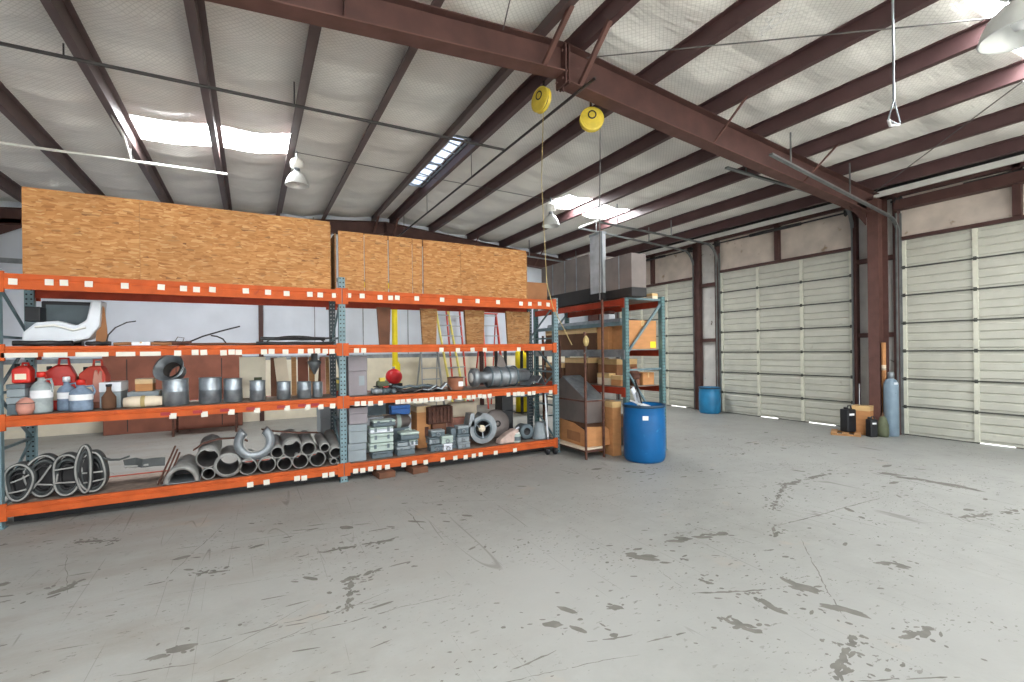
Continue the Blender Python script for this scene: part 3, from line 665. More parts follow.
# vertical OSB supports between upper shelf and top deck
for (a, c, y0, y1, lb) in ((1.55,1.70,6.62,6.66,'first brown particle board upright on the second shelf, nearest the middle post'),(2.165,2.38,6.6,6.64,'second brown particle board upright on the second shelf'),(2.86,3.15,6.6,6.66,'third brown particle board upright on the second shelf, left of the white gap'),(3.56,3.96,6.58,6.62,'widest brown particle board upright on the second shelf, by the right post')):
    b = MB(); b.prism([(a+.01,1.757),(c,1.757),(c+.02,2.28),(a-.02,2.28)], 'Y', y0, y1); o = b.build('board_support', M['osb_dark'] if a > 2 else M['wood_dark']); tag(o, lb, 'board', 'particle board uprights on the second shelf')

# ---- second shelf (z 1.755): clutter left bay
Z2 = 1.757
t = thing('fender_panel', 'white moulded plastic fender on the second shelf by the left post', 'vehicle panel', (-1.75,6.75,Z2))
b = MB(); pr = [(-.31,0),(-.30,.14),(-.2,.25),(-.03,.27),(.12,.22),(.2,.28),(.24,.5),(.33,.5),(.31,.22),(.22,.08),(.1,.05),(.0,.02)]
b.prism(pr, 'Y', -.12, .12); b.build('panel', M['white'], t, bevel=.02)
b = MB(); b.tube([(-.2,-.13,.2),(-.05,-.135,.22),(.1,-.135,.17),(.2,-.13,.2)], .012, 6); b.build('lip', M['white_metal'], t)
t = thing('monitor', 'dark boxy screen behind the white fender on the second shelf', 'screen', (-1.72,6.98,Z2))
MB().box(-.27,.2,-.05,.05,.12,.50).build('case', M['black'], t, bevel=.015); MB().box(-.23,.16,-.054,-.051,.16,.46).build('glass', M['slate'], t); MB().box(-.12,.06,-.05,.06,0,.13).build('stand', M['dark'], t)
boxy('storage_tub','dark grey tub with a black lid at the left end of the second shelf','tub',-2.06,-1.95,6.75,7.1,Z2,Z2+.42,M['slate'],lid=M['black'])
t = thing('cardboard_scrap','torn upright cardboard scrap beside the white fender','cardboard',(-1.44,6.7,Z2)); b = MB(); b.prism([(-.05,0),(.06,0),(.05,.2),(.03,.42),(0,.47),(-.02,.4),(-.04,.2)],'Y',-.004,.004); b.build('sheet', M['cardboard2'], t)
tag(MB().tube([(-1.38,6.6,Z2+.03),(-1.36,6.6,Z2+.12),(-1.30,6.6,Z2+.2),(-1.2,6.6,Z2+.26),(-1.12,6.6,Z2+.275)], .007, 6).build('curved_rod', M['dark']), 'thin curved black rod rising beside the cardboard scrap', 'rod')
tag(MB().tube([(-.66,6.6,Z2+.03),(-.5,6.62,Z2+.11),(-.3,6.64,Z2+.18),(-.12,6.65,Z2+.235)], .010, 6).build('straight_rod', M['dark']), 'black rod sticking up diagonally above the second shelf', 'rod')
tag(MB().tube([(-.42,6.62,Z2+.12),(-.36,6.62,Z2+.11),(-.3,6.62,Z2+.08),(-.26,6.62,Z2+.02)], .009, 6).build('bent_rod', M['dark']), 'short bent black rod under the diagonal rod', 'rod')
tag(MB().tube([(-.78,6.6,Z2+.03),(-.74,6.6,Z2+.10),(-.68,6.6,Z2+.09),(-.70,6.6,Z2+.03)], .005, 6).build('wire_loop', M['wire']), 'small wire loop on the second shelf', 'wire')
random.seed(3)
rl = ['brown flat bar','rusty thin pipe','black hose','grey conduit length','dark angle iron','thin black cable','rust-brown rod','dark flexible hose']
for i, (xa, xb, y0, h, r_, mm, lb) in enumerate(((-1.28,-.78,6.42,.03,.018,'cardboard2','brown tube lying on the second shelf, left of the wire loop'),(-.95,-.6,6.5,.04,.024,'rust','rust-brown tube lying beside the wire loop'),(-.62,.3,6.45,.025,.014,'wood_dark','dark brown rod lying along the second shelf'),(-.55,.9,6.55,.02,.012,'wire','long grey rod lying along the second shelf'),(.05,.93,6.42,.03,.020,'dark','black hose lying at the right of the left bay'),(.1,.85,6.6,.06,.022,'rubber','thick grey hose lying behind the black one'),(.3,.92,6.5,.075,.012,'dark','thin black cable on top of the hoses'),(-2.05,-1.6,6.4,.03,.026,'dark','black bar lying below the white fender'),(-1.5,-1.3,6.42,.03,.022,'dark','short black bar beside the fender end'))):
    n = 9; pts = [(xa+(xb-xa)*j/(n-1), y0+.02*math.sin(j*1.3+i), Z2-.002+r_+ (h if i in (5,6) else 0) + .006*abs(math.sin(j*.9+i))) for j in range(n)]
    tag(MB().tube(pts, r_, 8).build(['tube','tube','rod','rod','hose','hose','cable','bar','bar'][i], M[mm]), lb, 'rod' if i < 4 else 'hose')
tag(MB().tube([(.5+.42*math.cos(a)*.8, 6.6, Z2+.03+.085*math.sin(a)) for a in frange(.1,PI-.1,.2)], .010, 6).build('hose_loop', M['dark']), 'black hose arching over the second shelf near the middle post', 'hose')
tag(boxy('small_carton','small white carton lying on the second shelf among the rods','box',-1.12,-.96,6.36,6.46,Z2,Z2+.04,M['white'],tape=M['tape']),'small white carton lying on the second shelf among the rods','box')

# ---- third shelf (z 1.08), left bay
Z1 = 1.082
can('largest galvanised collar, standing under the flared fitting', -.765,6.58,Z1,.125,.30)
can('second galvanised collar from the left, plain rimmed', -.43,6.58,Z1,.112,.30)
can('third galvanised collar from the left, close beside its neighbour', -.20,6.60,Z1,.098,.28)
can('fourth galvanised collar, mid-sized, in front of the cream panel', .06,6.58,Z1,.085,.245)
can('fifth galvanised collar, small, before the leaning white board', .35,6.58,Z1,.078,.22)
can('sixth galvanised collar, below the hanging grey cone', .585,6.58,Z1,.082,.21)
can('smallest galvanised collar, furthest right of the row', .745,6.60,Z1,.058,.20)
t = thing('flared_fitting','round flared duct fitting tipped on top of the largest collar','duct fitting',(-.79,6.56,Z1+.40))
rot = Matrix.Rotation(R(62),3,'X') @ Matrix.Rotation(R(-25),3,'Y')
MB().lathe([(.155,.07),(.165,.075),(.16,.06),(.10,.0),(.095,-.10),(.09,-.10),(.095,.0),(.15,.062),(.155,.07)], n=32, rot=rot).build('flare', M['galv2'], t)
MB().lathe([(.088,-.09),(.088,.02)], n=28, rot=rot).build('bore', M['inside'], t)
MB().lathe([(.10,-.01),(.112,-.015),(.112,-.03),(.10,-.035)], n=28, rot=rot).build('bead', M['galv'], t)
boxy('cream_panel','cream electrical panel box at the back of the middle shelf','panel',-.14,.16,7.0,7.12,Z1,Z1+.53,M['cream'],label_patch=M['olive'])
boards = [(.22,.30,'wood_dark',.0,'narrow dark lumber piece leaning at the shelf back, beside the cream panel'),(.31,.46,'wood_pale',-.1,'tilted white board leaning at the back of the middle shelf'),(.47,.53,'wood',0,'upright tan lumber piece right of the tilted white board'),(.55,.68,'rustwall',0,'speckled red-brown board behind the sixth collar'),(.69,.76,'wood',0,'upright tan lumber piece left of the grey cone'),(.79,.83,'wood_dark',.08,'thin dark lumber piece behind the smallest collar'),(.84,.9,'pink',0,'pinkish board strip near the middle post'),(.905,.95,'wood',0,'tan lumber strip beside the middle post')]
for (a,c,mm,tl,lb) in boards:
    o = MB().box(-(c-a)/2,(c-a)/2,-.01,.01,0,.52).build('lumber_board', M[mm]); o.location = ((a+c)/2,7.0+.02*random.random(),Z1); o.rotation_euler = (R(-4), tl, 0); tag(o, lb, 'board', 'lumber pieces standing at the back of the middle shelf')
t = thing('hopper_cone','grey sheet-metal cone hung beneath the second shelf beam','duct fitting',(.735,6.80,1.37))
MB().lathe([(.0,-.0),(.012,.0),(.085,.15),(.085,.17),(.04,.2),(.04,.35),(.0,.35)], n=20).build('cone', M['galv2'], t); MB().box(-.05,.05,-.05,.05,.345,.37).build('hanger_plate', M['galv'], t)
# back items of left part
boxy('carton','small orange cardboard carton on a grey box, behind the collars','box',-1.16,-1.0,6.75,6.95,Z1+.16,Z1+.30,M['cardboard'],tape=M['tape'])
boxy('grey_box','long low grey metal box under the orange carton','box',-1.22,-.94,6.7,7.0,Z1,Z1+.158,M['slate'],lid=M['greybox'])
boxy('white_case','white topped case beside the tool pile','case',-1.44,-1.26,6.6,6.95,Z1,Z1+.28,M['greybox'],lid=M['white'])
t = thing('burlap_roll','rolled tan cloth lying on the middle shelf','cloth roll',(-1.05,6.52,Z1)); MB().lathe([(0,-.17),(.05,-.17),(.062,-.1),(.06,.1),(.05,.17),(0,.17)],(0,0,.06),'X',18).build('roll', M['wood_pale'], t); MB().lathe([(.063,-.02),(.066,-.01),(.066,.01),(.063,.02)],(0,0,.06),'X',18).build('tie', M['rope'], t)
t = thing('brown_jug','brown glass jug on the middle shelf by the white case','jug',(-1.34,6.5,Z1)); MB().lathe([(0,0),(.05,0),(.062,.02),(.062,.13),(.03,.18),(.022,.2),(.022,.24),(0,.24)],n=22).build('body', M['cardboard3'], t); MB().lathe([(0,.24),(.027,.24),(.027,.265),(0,.265)],n=16).build('cap', M['black'], t)
# jugs and red tools at the left end
def jug(label, x, y, z, r, h, m, capm, cat='jug', grp='jugs at the left end of the middle shelf'):
    t = thing('plastic_jug', label, cat, (x,y,z), random.uniform(-.4,.4), grp)
    MB().lathe([(0,0),(r*.94,0),(r,.02),(r,h*.3),(r*.95,h*.34),(r,h*.38),(r,h*.68),(r*.8,h*.8),(r*.35,h*.9),(r*.3,h),(0,h)], n=24).build('body', m, t)
    MB().lathe([(0,h),(r*.42,h),(r*.42,h+.045),(r*.36,h+.055),(0,h+.055)], n=18).build('cap', capm, t)
    MB().tube([(r*.3,-.0,h*.92),(r*.95,0,h*.95),(r*1.15,0,h*.75),(r*.98,0,h*.58)], .011, 7).build('handle', m, t)
    MB().lathe([(r+.0015,h*.42),(r+.0015,h*.64)], n=24).build('paper_label', M['paper'], t)
    return t
jug('tall pale grey jug with a red cap, left end of the middle shelf', -1.87,6.5,Z1,.085,.36,M['galvpaint'],M['red'])
boxy('tool_box','dark tool box at the back of the middle shelf, behind the jugs','tool box',-2.06,-1.46,6.92,7.1,Z1,Z1+.34,M['black'],lid=M['rust'],latch=M['galv'])
jug('blue-grey jug with a white cap beside the tall white jug', -1.71,6.62,Z1,.075,.3,M['denim'],M['white'])
jug('squat blue jug left of the white case', -1.56,6.48,Z1,.095,.27,M['denim'],M['red'])
boxy('storage_bin','lower grey bin at the left end of the middle shelf','bin',-2.1,-1.96,6.42,6.75,Z1,Z1+.17,M['slate'],lid=M['greybox'])
boxy('storage_bin','upper grey bin stacked at the left end of the middle shelf','bin',-2.1,-1.97,6.42,6.75,Z1+.175,Z1+.30,M['greybox'],lid=M['slate'])
def gascan(label, x, y, z, w, h, rz, m):
    t = thing('gas_can', label, 'gas can', (x,y,z), rz, 'red fuel cans on the middle shelf')
    b = MB(); b.prism([(-w/2,0),(w/2,0),(w/2,h*.7),(w*.32,h*.92),(-w*.1,h*.92),(-w/2,h*.75)],'Y',-.07,.07); b.build('body', m, t, bevel=.018)
    MB().tube([(-w*.05,0,h*.9),(-w*.02,0,h*1.05),(w*.25,0,h*1.05),(w*.28,0,h*.9)], .012, 7).build('handle', m, t)
    MB().lathe([(0,0),(.022,0),(.022,.04),(0,.04)],(-w*.33,0,h*.82),n=14).build('cap', M['black'], t)
    MB().box(-w*.3,w*.3,-.074,-.071,h*.2,h*.5).build('paper_label', M['cream'], t)
gascan('red fuel can on the stacked grey bins at the far left', -2.02,6.56,Z1+.305,.14,.19,0,M['red'])
gascan('large red fuel can behind the jugs', -1.8,6.78,Z1,.26,.52,.1,M['red'])
gascan('red fuel can beside the white case', -1.52,6.8,Z1,.24,.50,-.15,M['orange_red'])
t = thing('cloth_bundle','pink-beige cloth bundle between the bins and the jugs','cloth',(-1.965,6.42,Z1)); 
b = MB(); b.lathe([(0,0),(.05,.0),(.07,.05),(.065,.12),(.03,.16),(0,.17)],n=14); b.build('bundle', M['pink'], t); MB().lathe([(.052,.1),(.074,.11),(.052,.12)],n=14).build('tie', M['black'], t)
t = thing('leather_glove','pinkish glove hung over the fuel can by the white case','glove',(-1.47,6.72,Z1)); b = MB(); b.prism([(-.05,0),(.05,0),(.055,.2),(.07,.28),(.05,.3),(.03,.24),(.03,.4),(.01,.41),(.0,.36),(-.015,.42),(-.035,.41),(-.05,.3)],'Y',-.02,.02); b.build('palm', M['pink'], t, bevel=.012); MB().box(-.056,.056,-.024,.024,0,.07).build('cuff', M['rustwall'], t, bevel=.008)

# ---- third shelf, right bay
boxy('grey_panel_box','mauve-grey flat box standing beside the middle post on the middle shelf','box',1.12,1.36,6.5,6.75,Z1,Z1+.52,M['greycarton'],lid=M['greycarton'],label_patch=M['greybox'])
t = thing('gear_motor','small yellowed gear motor on the middle shelf','motor',(1.62,6.75,Z1)); MB().lathe([(0,-.08),(.05,-.08),(.06,-.06),(.06,.06),(.05,.08),(0,.08)],(0,0,.11),'X',18).build('housing', M['olive'], t); MB().box(-.06,.06,-.05,.05,0,.05).build('foot', M['dark'], t); MB().tube([(.07,0,.11),(.13,0,.11)],.012,8).build('shaft', M['galv'], t); MB().box(-.04,.03,-.04,.04,.16,.21).build('terminal_box', M['yellow'], t)
for i,(x,r_,lb) in enumerate(((1.47,.05,'leftmost small grey valve on the middle shelf'),(1.60,.045,'small blue-grey valve in front of the gear motor'),(1.70,.04,'round pale valve beside the black hose bundle'))):
    t = thing('pipe_valve', lb, 'valve', (x,6.45,Z1), i*.7, 'small valves on the middle shelf'); MB().lathe([(0,-.07),(r_*.8,-.07),(r_*.8,-.05),(r_*.55,-.045),(r_,-.01),(r_,.01),(r_*.55,.045),(r_*.8,.05),(r_*.8,.07),(0,.07)],(0,0,r_),'X',18).build('body', M['slate'] if i else M['galv2'], t); MB().tube([(0,0,r_*1.5),(0,0,r_*2.2)],.008,6).build('stem', M['galv'], t); MB().lathe([(.03,-.006),(.04,-.006),(.04,.006),(.03,.006),(.03,-.006)],(0,0,r_*2.2),n=18).build('hand_wheel', M['redtank'] if i == 1 else M['dark'], t)
for i,(xa,xb,zz,rr,lb) in enumerate(((1.75,2.2,.03,.028,'thick black hose on the middle shelf behind the valves'),(1.72,2.3,.05,.018,'thinner grey hose lying over the thick black one'),(1.85,2.45,.02,.018,'black hose at the front of the middle shelf'))):
    pts = [(xa+(xb-xa)*j/10, 6.5+.06*i+.03*math.sin(j), Z1+zz+.01*math.sin(j*1.7+i)+(.03 if i == 1 else 0)) for j in range(11)]
    tag(MB().tube(pts, rr, 8).build('hose', M['dark'] if i != 1 else M['slate']), lb, 'hose', 'hoses on the middle shelf')
def scrap(label, x, y, z, w, d, h, rz, m, name='sheet_metal_scrap'):
    t = thing(name, label, 'sheet metal', (x,y,z), rz, 'bent sheet metal on the middle shelf')
    b = MB(); b.sweep([(-w/2,0,.012),(-w*.2,0,h*.5),(0,0,h*.35),(w*.25,0,h),(w/2,0,.02)], [(-d/2,-.003),(d/2,-.003),(d/2,.003),(-d/2,.003)]); b.build('sheet', m, t)
    MB().sweep([(-w*.2,-d/2,h*.5),(0,-d/2,h*.35),(w*.25,-d/2,h)], [(-.003,-.012),(.003,-.012),(.003,.004),(-.003,.004)]).build('folded_edge', M['galv'], t)
scrap('dark bent sheet metal between the hoses and the copper pot', 2.2,6.62,Z1,.45,.3,.09,.1,M['sheath'])
scrap('grey folded sheet left of the copper pot', 2.4,6.5,Z1,.3,.2,.12,-.2,M['sheath'])
scrap('pale folded sheet metal at the right end of the middle shelf', 4.0,6.55,Z1,.34,.25,.16,.1,M['galv'])
scrap('grey bent sheet by the right end post', 4.12,6.8,Z1,.36,.3,.13,-.1,M['galv2'])
t = thing('copper_pot','brown copper pot with a white sticker on the middle shelf','pot',(2.64,6.52,Z1)); MB().lathe([(0,0),(.1,0),(.12,.02),(.118,.17),(.125,.18),(.11,.18),(.105,.02),(0,.015)],n=26).build('body', M['copper'], t); MB().lathe([(0,.186),(.09,.186),(.12,.18),(.12,.19),(.03,.2),(0,.2)],n=26).build('lid', M['rust'], t); MB().box(-.0,.07,-.124,-.119,.06,.13).build('paper_label', M['paper'], t)
t = thing('duct_silencer','long grey stepped cylinder lying on the middle shelf','duct fitting',(3.42,6.62,Z1+.012), R(4))
ax = .155
MB().lathe([(0,-.50),(.10,-.50),(.14,-.48),(.14,-.40),(.085,-.38),(.085,-.22),(.15,-.20),(.152,-.05),(.148,.12),(.152,.125),(.15,.28),(.11,.31),(.085,.55),(.0,.55)],(0,0,ax),'X',32).build('body', M['galv2'], t)
for xx in (-.2,-.04,.12,.27): MB().lathe([(.15,-.012),(.165,-.01),(.165,.01),(.15,.012)],(xx,0,ax),'X',32).build('flange_ring', M['slate'], t)
MB().prism([(-.02,.0),(.16,.0),(.10,.17),(.04,.22),(.0,.18)],'Y',-.008,.008).build('mounting_fin', M['sheath'], t).location = (-.02,0,ax+.13)
MB().lathe([(.0,-.506),(.07,-.506),(.075,-.50)],(0,0,ax),'X',24).build('end_cap', M['white_metal'], t)

# ---- bottom shelf (z .22)
Z0 = .222
PP = [(-.444,.287,.062,'small pipe lying left of the wide middle pipes, bottom row'),(-.254,.345,.112,'large pipe with a thin rim, bottom row, third from the left'),(-.051,.318,.088,'bottom row pipe under the big split ring'),(.149,.318,.088,'bottom row pipe with a slanted brace inside, right of the split ring'),(.340,.305,.078,'bottom row pipe, centre right of the pile'),(.515,.310,.085,'bottom row pipe, second from the right group'),(.715,.310,.088,'large open pipe at the front, near the right end of the pile'),(.905,.265,.04,'tiny pipe between the two rightmost pipes')]
for (x,z,r_,lb) in PP: pipe(lb, x, z, r_, L=.66, flange=(r_ > .1))
PP2 = [(-.45,.47,.105,'upper row wide pipe leaning back on the left of the pile',.12),(.262,.452,.068,'upper row small pipe right of the split ring',.1),(.425,.480,.105,'upper row large pipe with a split end',.08),(.610,.462,.080,'upper row pipe, right of the split-end pipe',.1),(.93,.375,.068,'rightmost narrow pipe leaning up beside the middle post',.25),(.80,.452,.055,'thin pipe lying high on the right of the pile',.1)]
for (x,z,r_,lb,tl) in PP2: pipe(lb, x, z, r_, L=.6, tilt=tl)
# half-round duct at left
t = thing('arched_duct','wide flattened grey duct with an arched mouth at the left of the pipe pile','duct',(-.70,6.38,Z0))
def arch(r, h, y, n=14): return [(r*math.cos(a), y, max(0.0, h*math.sin(a))) for a in [PI*i/n for i in range(n+1)]]
b = MB(); o1 = arch(.165,.19,0); i1 = arch(.125,.15,0); o2 = arch(.15,.21,.6); i2 = arch(.11,.17,.6); n = len(o1)
b.add(o1+i1+o2+i2, [(i,i+1,n+i+1,n+i) for i in range(n-1)]+[(i,2*n+i,2*n+i+1,i+1) for i in range(n-1)]+[(n+i,n+i+1,3*n+i+1,3*n+i) for i in range(n-1)]+[(2*n+i,3*n+i,3*n+i+1,2*n+i+1) for i in range(n-1)], True)
b.build('shell', M['pipegrey'], t); MB().box(-.17,.17,0,.6,0,.008).build('bottom_plate', M['galv2'], t)
MB().prism([(-.12,.01),(.12,.01),(.09,.13),(-.09,.13)],'Y',.45,.46).build('inner_baffle', M['dark'], t)
# split ring
t = thing('split_ring','big upright split ring of grey sheet, open at the top, on the pipe pile','ring',(.02,6.40,.60))
b = MB(); ang = [R(130)+R(280)*i/30 for i in range(31)]; ro, ri = .215, .115
sec = [(ro,0),(ro,.16),(ri+.03,.16),(ri,.02),(ri,0)]
vs_ = []; 
for a in ang:
    for (r_, y_) in sec: vs_.append((r_*math.cos(a)*1.0, y_, r_*math.sin(a)))
m_ = len(sec); fs_ = [(i*m_+j, i*m_+(j+1)%m_, (i+1)*m_+(j+1)%m_, (i+1)*m_+j) for i in range(30) for j in range(m_)] + [tuple(range(m_)), tuple(30*m_+j for j in range(m_))]
b.add(vs_, fs_, True).build('ring_body', M['galv2'], t); MB().tube([(ri*math.cos(a),-.004,ri*math.sin(a)) for a in ang], .008, 6).build('rim', M['belt'], t)
tag(MB().sweep([(-.6,6.55,.55),(-.5,6.55,.62),(-.35,6.55,.655),(-.15,6.55,.65),(-.05,6.55,.60)], [(-.04,-.006),(.04,-.006),(.04,.006),(-.04,.006)]).build('curved_strip', M['rust']), 'curved brown strip arching over the left pipes', 'strip')
tag(MB().sweep([(.1,6.6,.72),(.25,6.62,.68),(.5,6.64,.635),(.75,6.66,.61)], [(-.04,-.006),(.04,-.006),(.04,.006),(-.04,.006)]).build('curved_strip', M['rust']), 'brown strip sloping down behind the split ring to the right', 'strip')
t = thing('flat_belt_strip','crumpled dark strap sticking out left of the pipe pile','strap',(-1.0,6.45,.48)); b = MB(); b.sweep([(-.2,0,.04),(-.12,.02,-.01),(-.05,-.01,.02),(.05,0,-.02),(.14,0,-.05)], [(-.045,-.008),(.045,-.008),(.045,.008),(-.045,.008)]); b.build('strap', M['rubber'], t); MB().tube([(-.2,-.03,.05),(-.1,-.03,.0),(0,-.03,.02)], .012, 6).build('edge_cord', M['belt'], t); t.rotation_euler = (R(70),0,0)
t = thing('stand_rod_bundle','bundle of rusty thin rods leaning among the left pipes','rods',(-.84,6.6,Z0)); 
for k in range(3): MB().tube([(-.04*k,-.15,0.0),(.1-.02*k,.05,.3+.04*k)], .010, 6).build('rod', M['rust'], t)
# belts
def belt(label, cx, w, h, y, tw, seed, cross=()):
    t = thing('drive_belt', label, 'belt', (cx, y, Z0), 0, 'coiled drive belts on the bottom shelf'); rnd = random.Random(seed)
    n = 32; ph = rnd.random()*6; amp = .06
    pts = [(w/2*math.cos(a)*(1+amp*math.sin(3*a+ph)), .02*math.sin(2*a+ph), h/2+.018+ (h/2)*math.sin(a)*(1+amp*.5*math.sin(2*a+ph))) for a in [2*PI*i/n for i in range(n)]]
    zm = min(p[2] for p in pts); pts = [(p[0], p[1], p[2]-zm+.02) for p in pts]
    m_ = len(pts); prof = [(-tw/2,-.013),(tw/2,-.013),(tw/2,.013),(-tw/2,.013)]; vs_ = []
    for i, p in enumerate(pts):
        d = Vector(pts[(i+1)%m_])-Vector(pts[i-1]); d.normalize(); a = Vector((0,1,0)); b_ = a.cross(d).normalized()
        for q in prof: vs_.append(Vector(p)+a*q[0]+b_*q[1])
    fs_ = [(i*4+j, i*4+(j+1)%4, ((i+1)%m_)*4+(j+1)%4, ((i+1)%m_)*4+j) for i in range(m_) for j in range(4)]
    MB().add(vs_, fs_, True).build('band', M['rubber'], t)
    ctr = (0, sum(p[2] for p in pts)/m_)
    for f_ in (.80,.6):
        vv = [((v[0])*f_, v[1]*.9+.01, ctr[1]*(1-f_)*.7+v[2]*f_+.0) for v in vs_]; MB().add(vv, fs_, True).build('inner_coil', M['dark'] if f_ < .7 else M['rubber'], t)
    MB().tube([(p[0], p[1]-tw/2-.002, p[2]) for p in pts], .009, 6, closed=True).build('edge', M['belt'], t)
    oc = [(v[0]*.93, v[2]) for v in vs_[0::4]]; MB().prism([(a_, ctr[1]*.07+c_*.93) for a_, c_ in oc], 'Y', tw*.25, tw*.4).build('dark_backing', M['dark'], t)  # last mesh: dark plate added to paint in the dark coil interior
    for (p0, p1) in cross:
        MB().tube([(p0[0],-tw/2,p0[1]),((p0[0]+p1[0])/2+.01,-tw/2-.01,(p0[1]+p1[1])/2),(p1[0],-tw/2,p1[1])], .009, 6).build('loop_strand', M['belt'], t)
belt('leftmost drive belt at the edge of the photo, arched', -2.02,.2,.36,6.46,.12,1,(((-.07,.1),(.06,.12)),((-.05,.2),(.08,.26))))
belt('second drive belt, round with a crossing strand', -1.86,.25,.40,6.50,.10,2,(((-.09,.08),(.07,.33)),((-.1,.16),(.11,.12))))
belt('third drive belt, tall with two level strands', -1.66,.22,.42,6.46,.12,3,(((-.1,.28),(.1,.3)),((-.1,.15),(.1,.14))))
belt('fourth drive belt, leaning inside its neighbour', -1.60,.2,.36,6.60,.08,4,(((-.08,.2),(.07,.08)),))
belt('rightmost drive belt, with a narrow loop on top', -1.46,.21,.40,6.46,.12,5,(((-.08,.22),(.1,.22)),((-.07,.12),(.1,.14))))
belt('small narrow belt loop standing on end between the right belts', -1.52,.12,.47,6.40,.05,6)
tag(MB().sweep([(-1.42,6.42,.60),(-1.32,6.43,.55),(-1.24,6.42,.545),(-1.16,6.42,.57)], [(-.02,-.008),(.02,-.008),(.02,.008),(-.02,.008)]).build('belt_tail', M['rubber']), 'loose belt tail curling right of the coiled belts', 'belt')

# right bay, bottom shelf
for k,(z0,z1,m_,lb) in enumerate(((Z0,Z0+.235,'greybox','bottom square grey box beside the middle post'),(Z0+.238,Z0+.485,'greybox','middle square grey box in the stack beside the middle post'),(Z0+.488,Z0+.71,'greycarton','top mauve-grey box of the stack beside the middle post'))):
    boxy('metal_box', lb, 'box', 1.09+.01*k, 1.32+.01*k, 6.42, 6.68, z0, z1-.002, M[m_], lid=M[m_], group='square grey boxes beside the middle post')
TC = [(1.40,1.68,Z0,.09,'slate','slate','dark slate case at the bottom of the case stack'),(1.37,1.69,Z0+.095,.11,'palegreen','palegreen','pale green case second from the bottom of the stack'),(1.38,1.69,Z0+.21,.125,'palegreen','palegreen','pale case with a dark handle in the middle of the stack'),(1.38,1.69,Z0+.34,.08,'white','palegreen','flat whitish case fourth from the bottom of the stack'),(1.42,1.72,Z0+.425,.085,'slate','palegreen','top green-grey case of the stack')]
for (a,c,z,h,m_,l_,lb) in TC: boxy('tool_case', lb, 'case', a, c, 6.44, 6.66, z, z+h-.003, M[m_], bev=.01, lid=M[l_], handle=M['black'] if 'handle' in lb else None, latch=M['slate'], group='plastic cases on the bottom shelf')
boxy('tool_case','slate case under the second stack of cases','case',1.74,1.99,6.44,6.64,Z0,Z0+.12,M['slate'],bev=.01,lid=M['greybox'],latch=M['slate'],group='plastic cases on the bottom shelf')
boxy('tool_case','small white case on the second stack','case',1.92,2.03,6.42,6.55,Z0+.125,Z0+.2,M['white'],bev=.01,lid=M['palegreen'],latch=M['slate'],group='plastic cases on the bottom shelf')
boxy('tool_case','pale case on top of the second stack','case',1.80,2.06,6.46,6.66,Z0+.205,Z0+.31,M['slate'],bev=.01,lid=M['palegreen'],handle=M['palegreen'],group='plastic cases on the bottom shelf')
boxy('tool_case','grey case in the middle of the second stack','case',1.745,1.90,6.45,6.64,Z0+.125,Z0+.2,M['greybox'],bev=.01,lid=M['slate'],group='plastic cases on the bottom shelf')
t = thing('wrapped_roll','clear plastic wrapped brown roll behind the cases','roll',(1.86,6.85,Z0+.0)); MB().lathe([(0,-.19),(.08,-.19),(.1,-.15),(.105,0),(.09,.15),(.04,.19),(0,.19)],(0,0,.42),'X',20).build('roll', M['sheath'], t); MB().box(-.15,.15,-.07,.07,0,.33).build('carton_base', M['slate'], t); MB().lathe([(.106,-.03),(.109,-.02),(.109,.02),(.106,.03)],(0,0,.42),'X',20).build('wrap_band', M['palegreen'], t)
boxy('blue_bin','bright blue plastic bin at the back of the bottom shelf','bin',1.80,2.08,6.95,7.1,Z0+.5,Z0+.64,M['bluebox'],lid=M['bluebox'])
boxy('white_carton','long white carton stacked at the back, below the blue bin','box',1.40,2.08,6.9,7.12,Z0,Z0+.495,M['white'],tape=M['tape'])
boxy('carton','open brown cardboard carton behind the rusty parts','box',2.13,2.34,6.78,7.1,Z0,Z0+.62,M['cardboard'],tape=M['tape'],label_patch=M['rust'])
t = thing('rusty_casting','dark rusty ribbed casting on the grey conduit boxes','machine part',(2.47,6.8,Z0+.35)); b = MB(); b.box(-.2,.2,-.1,.1,0,.26); b.build('block', M['rust'], t, bevel=.015)
for k in range(7): MB().box(-.19+.058*k,-.17+.058*k,-.125,-.1,.02,.24).build('rib', M['rust'], t)
MB().box(-.12,.1,-.08,.08,-.35,0).build('pedestal', M['wood_dark'], t)
def cbox(label, a, c, y0, y1, z, h, m_, l_):
    t = boxy('conduit_box', label, 'junction box', a, c, y0, y1, z, z+h-.003, M[m_], bev=.006, lid=M[l_], group='grey conduit boxes on the bottom shelf')
    MB().lathe([(.022,-.02),(.03,-.02),(.03,0),(.022,0)],(0,-(y1-y0)/2,h*.3),'Y',14).build('hub', M['galv2'], t); return t
CB = [(2.22,2.40,6.44,6.6,Z0,.1,'slate','slate','dark conduit box at the floor of the left conduit pile'),(2.41,2.54,6.42,6.58,Z0,.1,'white','white','whitish conduit box at the front of the left conduit pile'),(2.22,2.38,6.5,6.66,Z0+.1,.1,'greybox','slate','grey conduit box, left of the second layer'),(2.39,2.56,6.44,6.6,Z0+.1,.11,'palegreen','palegreen','pale green conduit box on the second layer'),(2.24,2.44,6.46,6.6,Z0+.21,.09,'slate','greybox','conduit box on the third layer, with a lighter lid'),(2.64,2.83,6.44,6.6,Z0,.09,'greybox','greybox','bottom grey conduit box beside the fan'),(2.63,2.82,6.44,6.6,Z0+.09,.12,'greybox','slate','middle grey conduit box beside the fan'),(2.65,2.82,6.46,6.62,Z0+.21,.12,'slate','greybox','top grey conduit box beside the fan'),(2.56,2.63,6.5,6.7,Z0,.3,'slate','slate','tall narrow slate box between the two conduit piles')]
for c_ in CB: cbox(c_[-1], *c_[:-1])
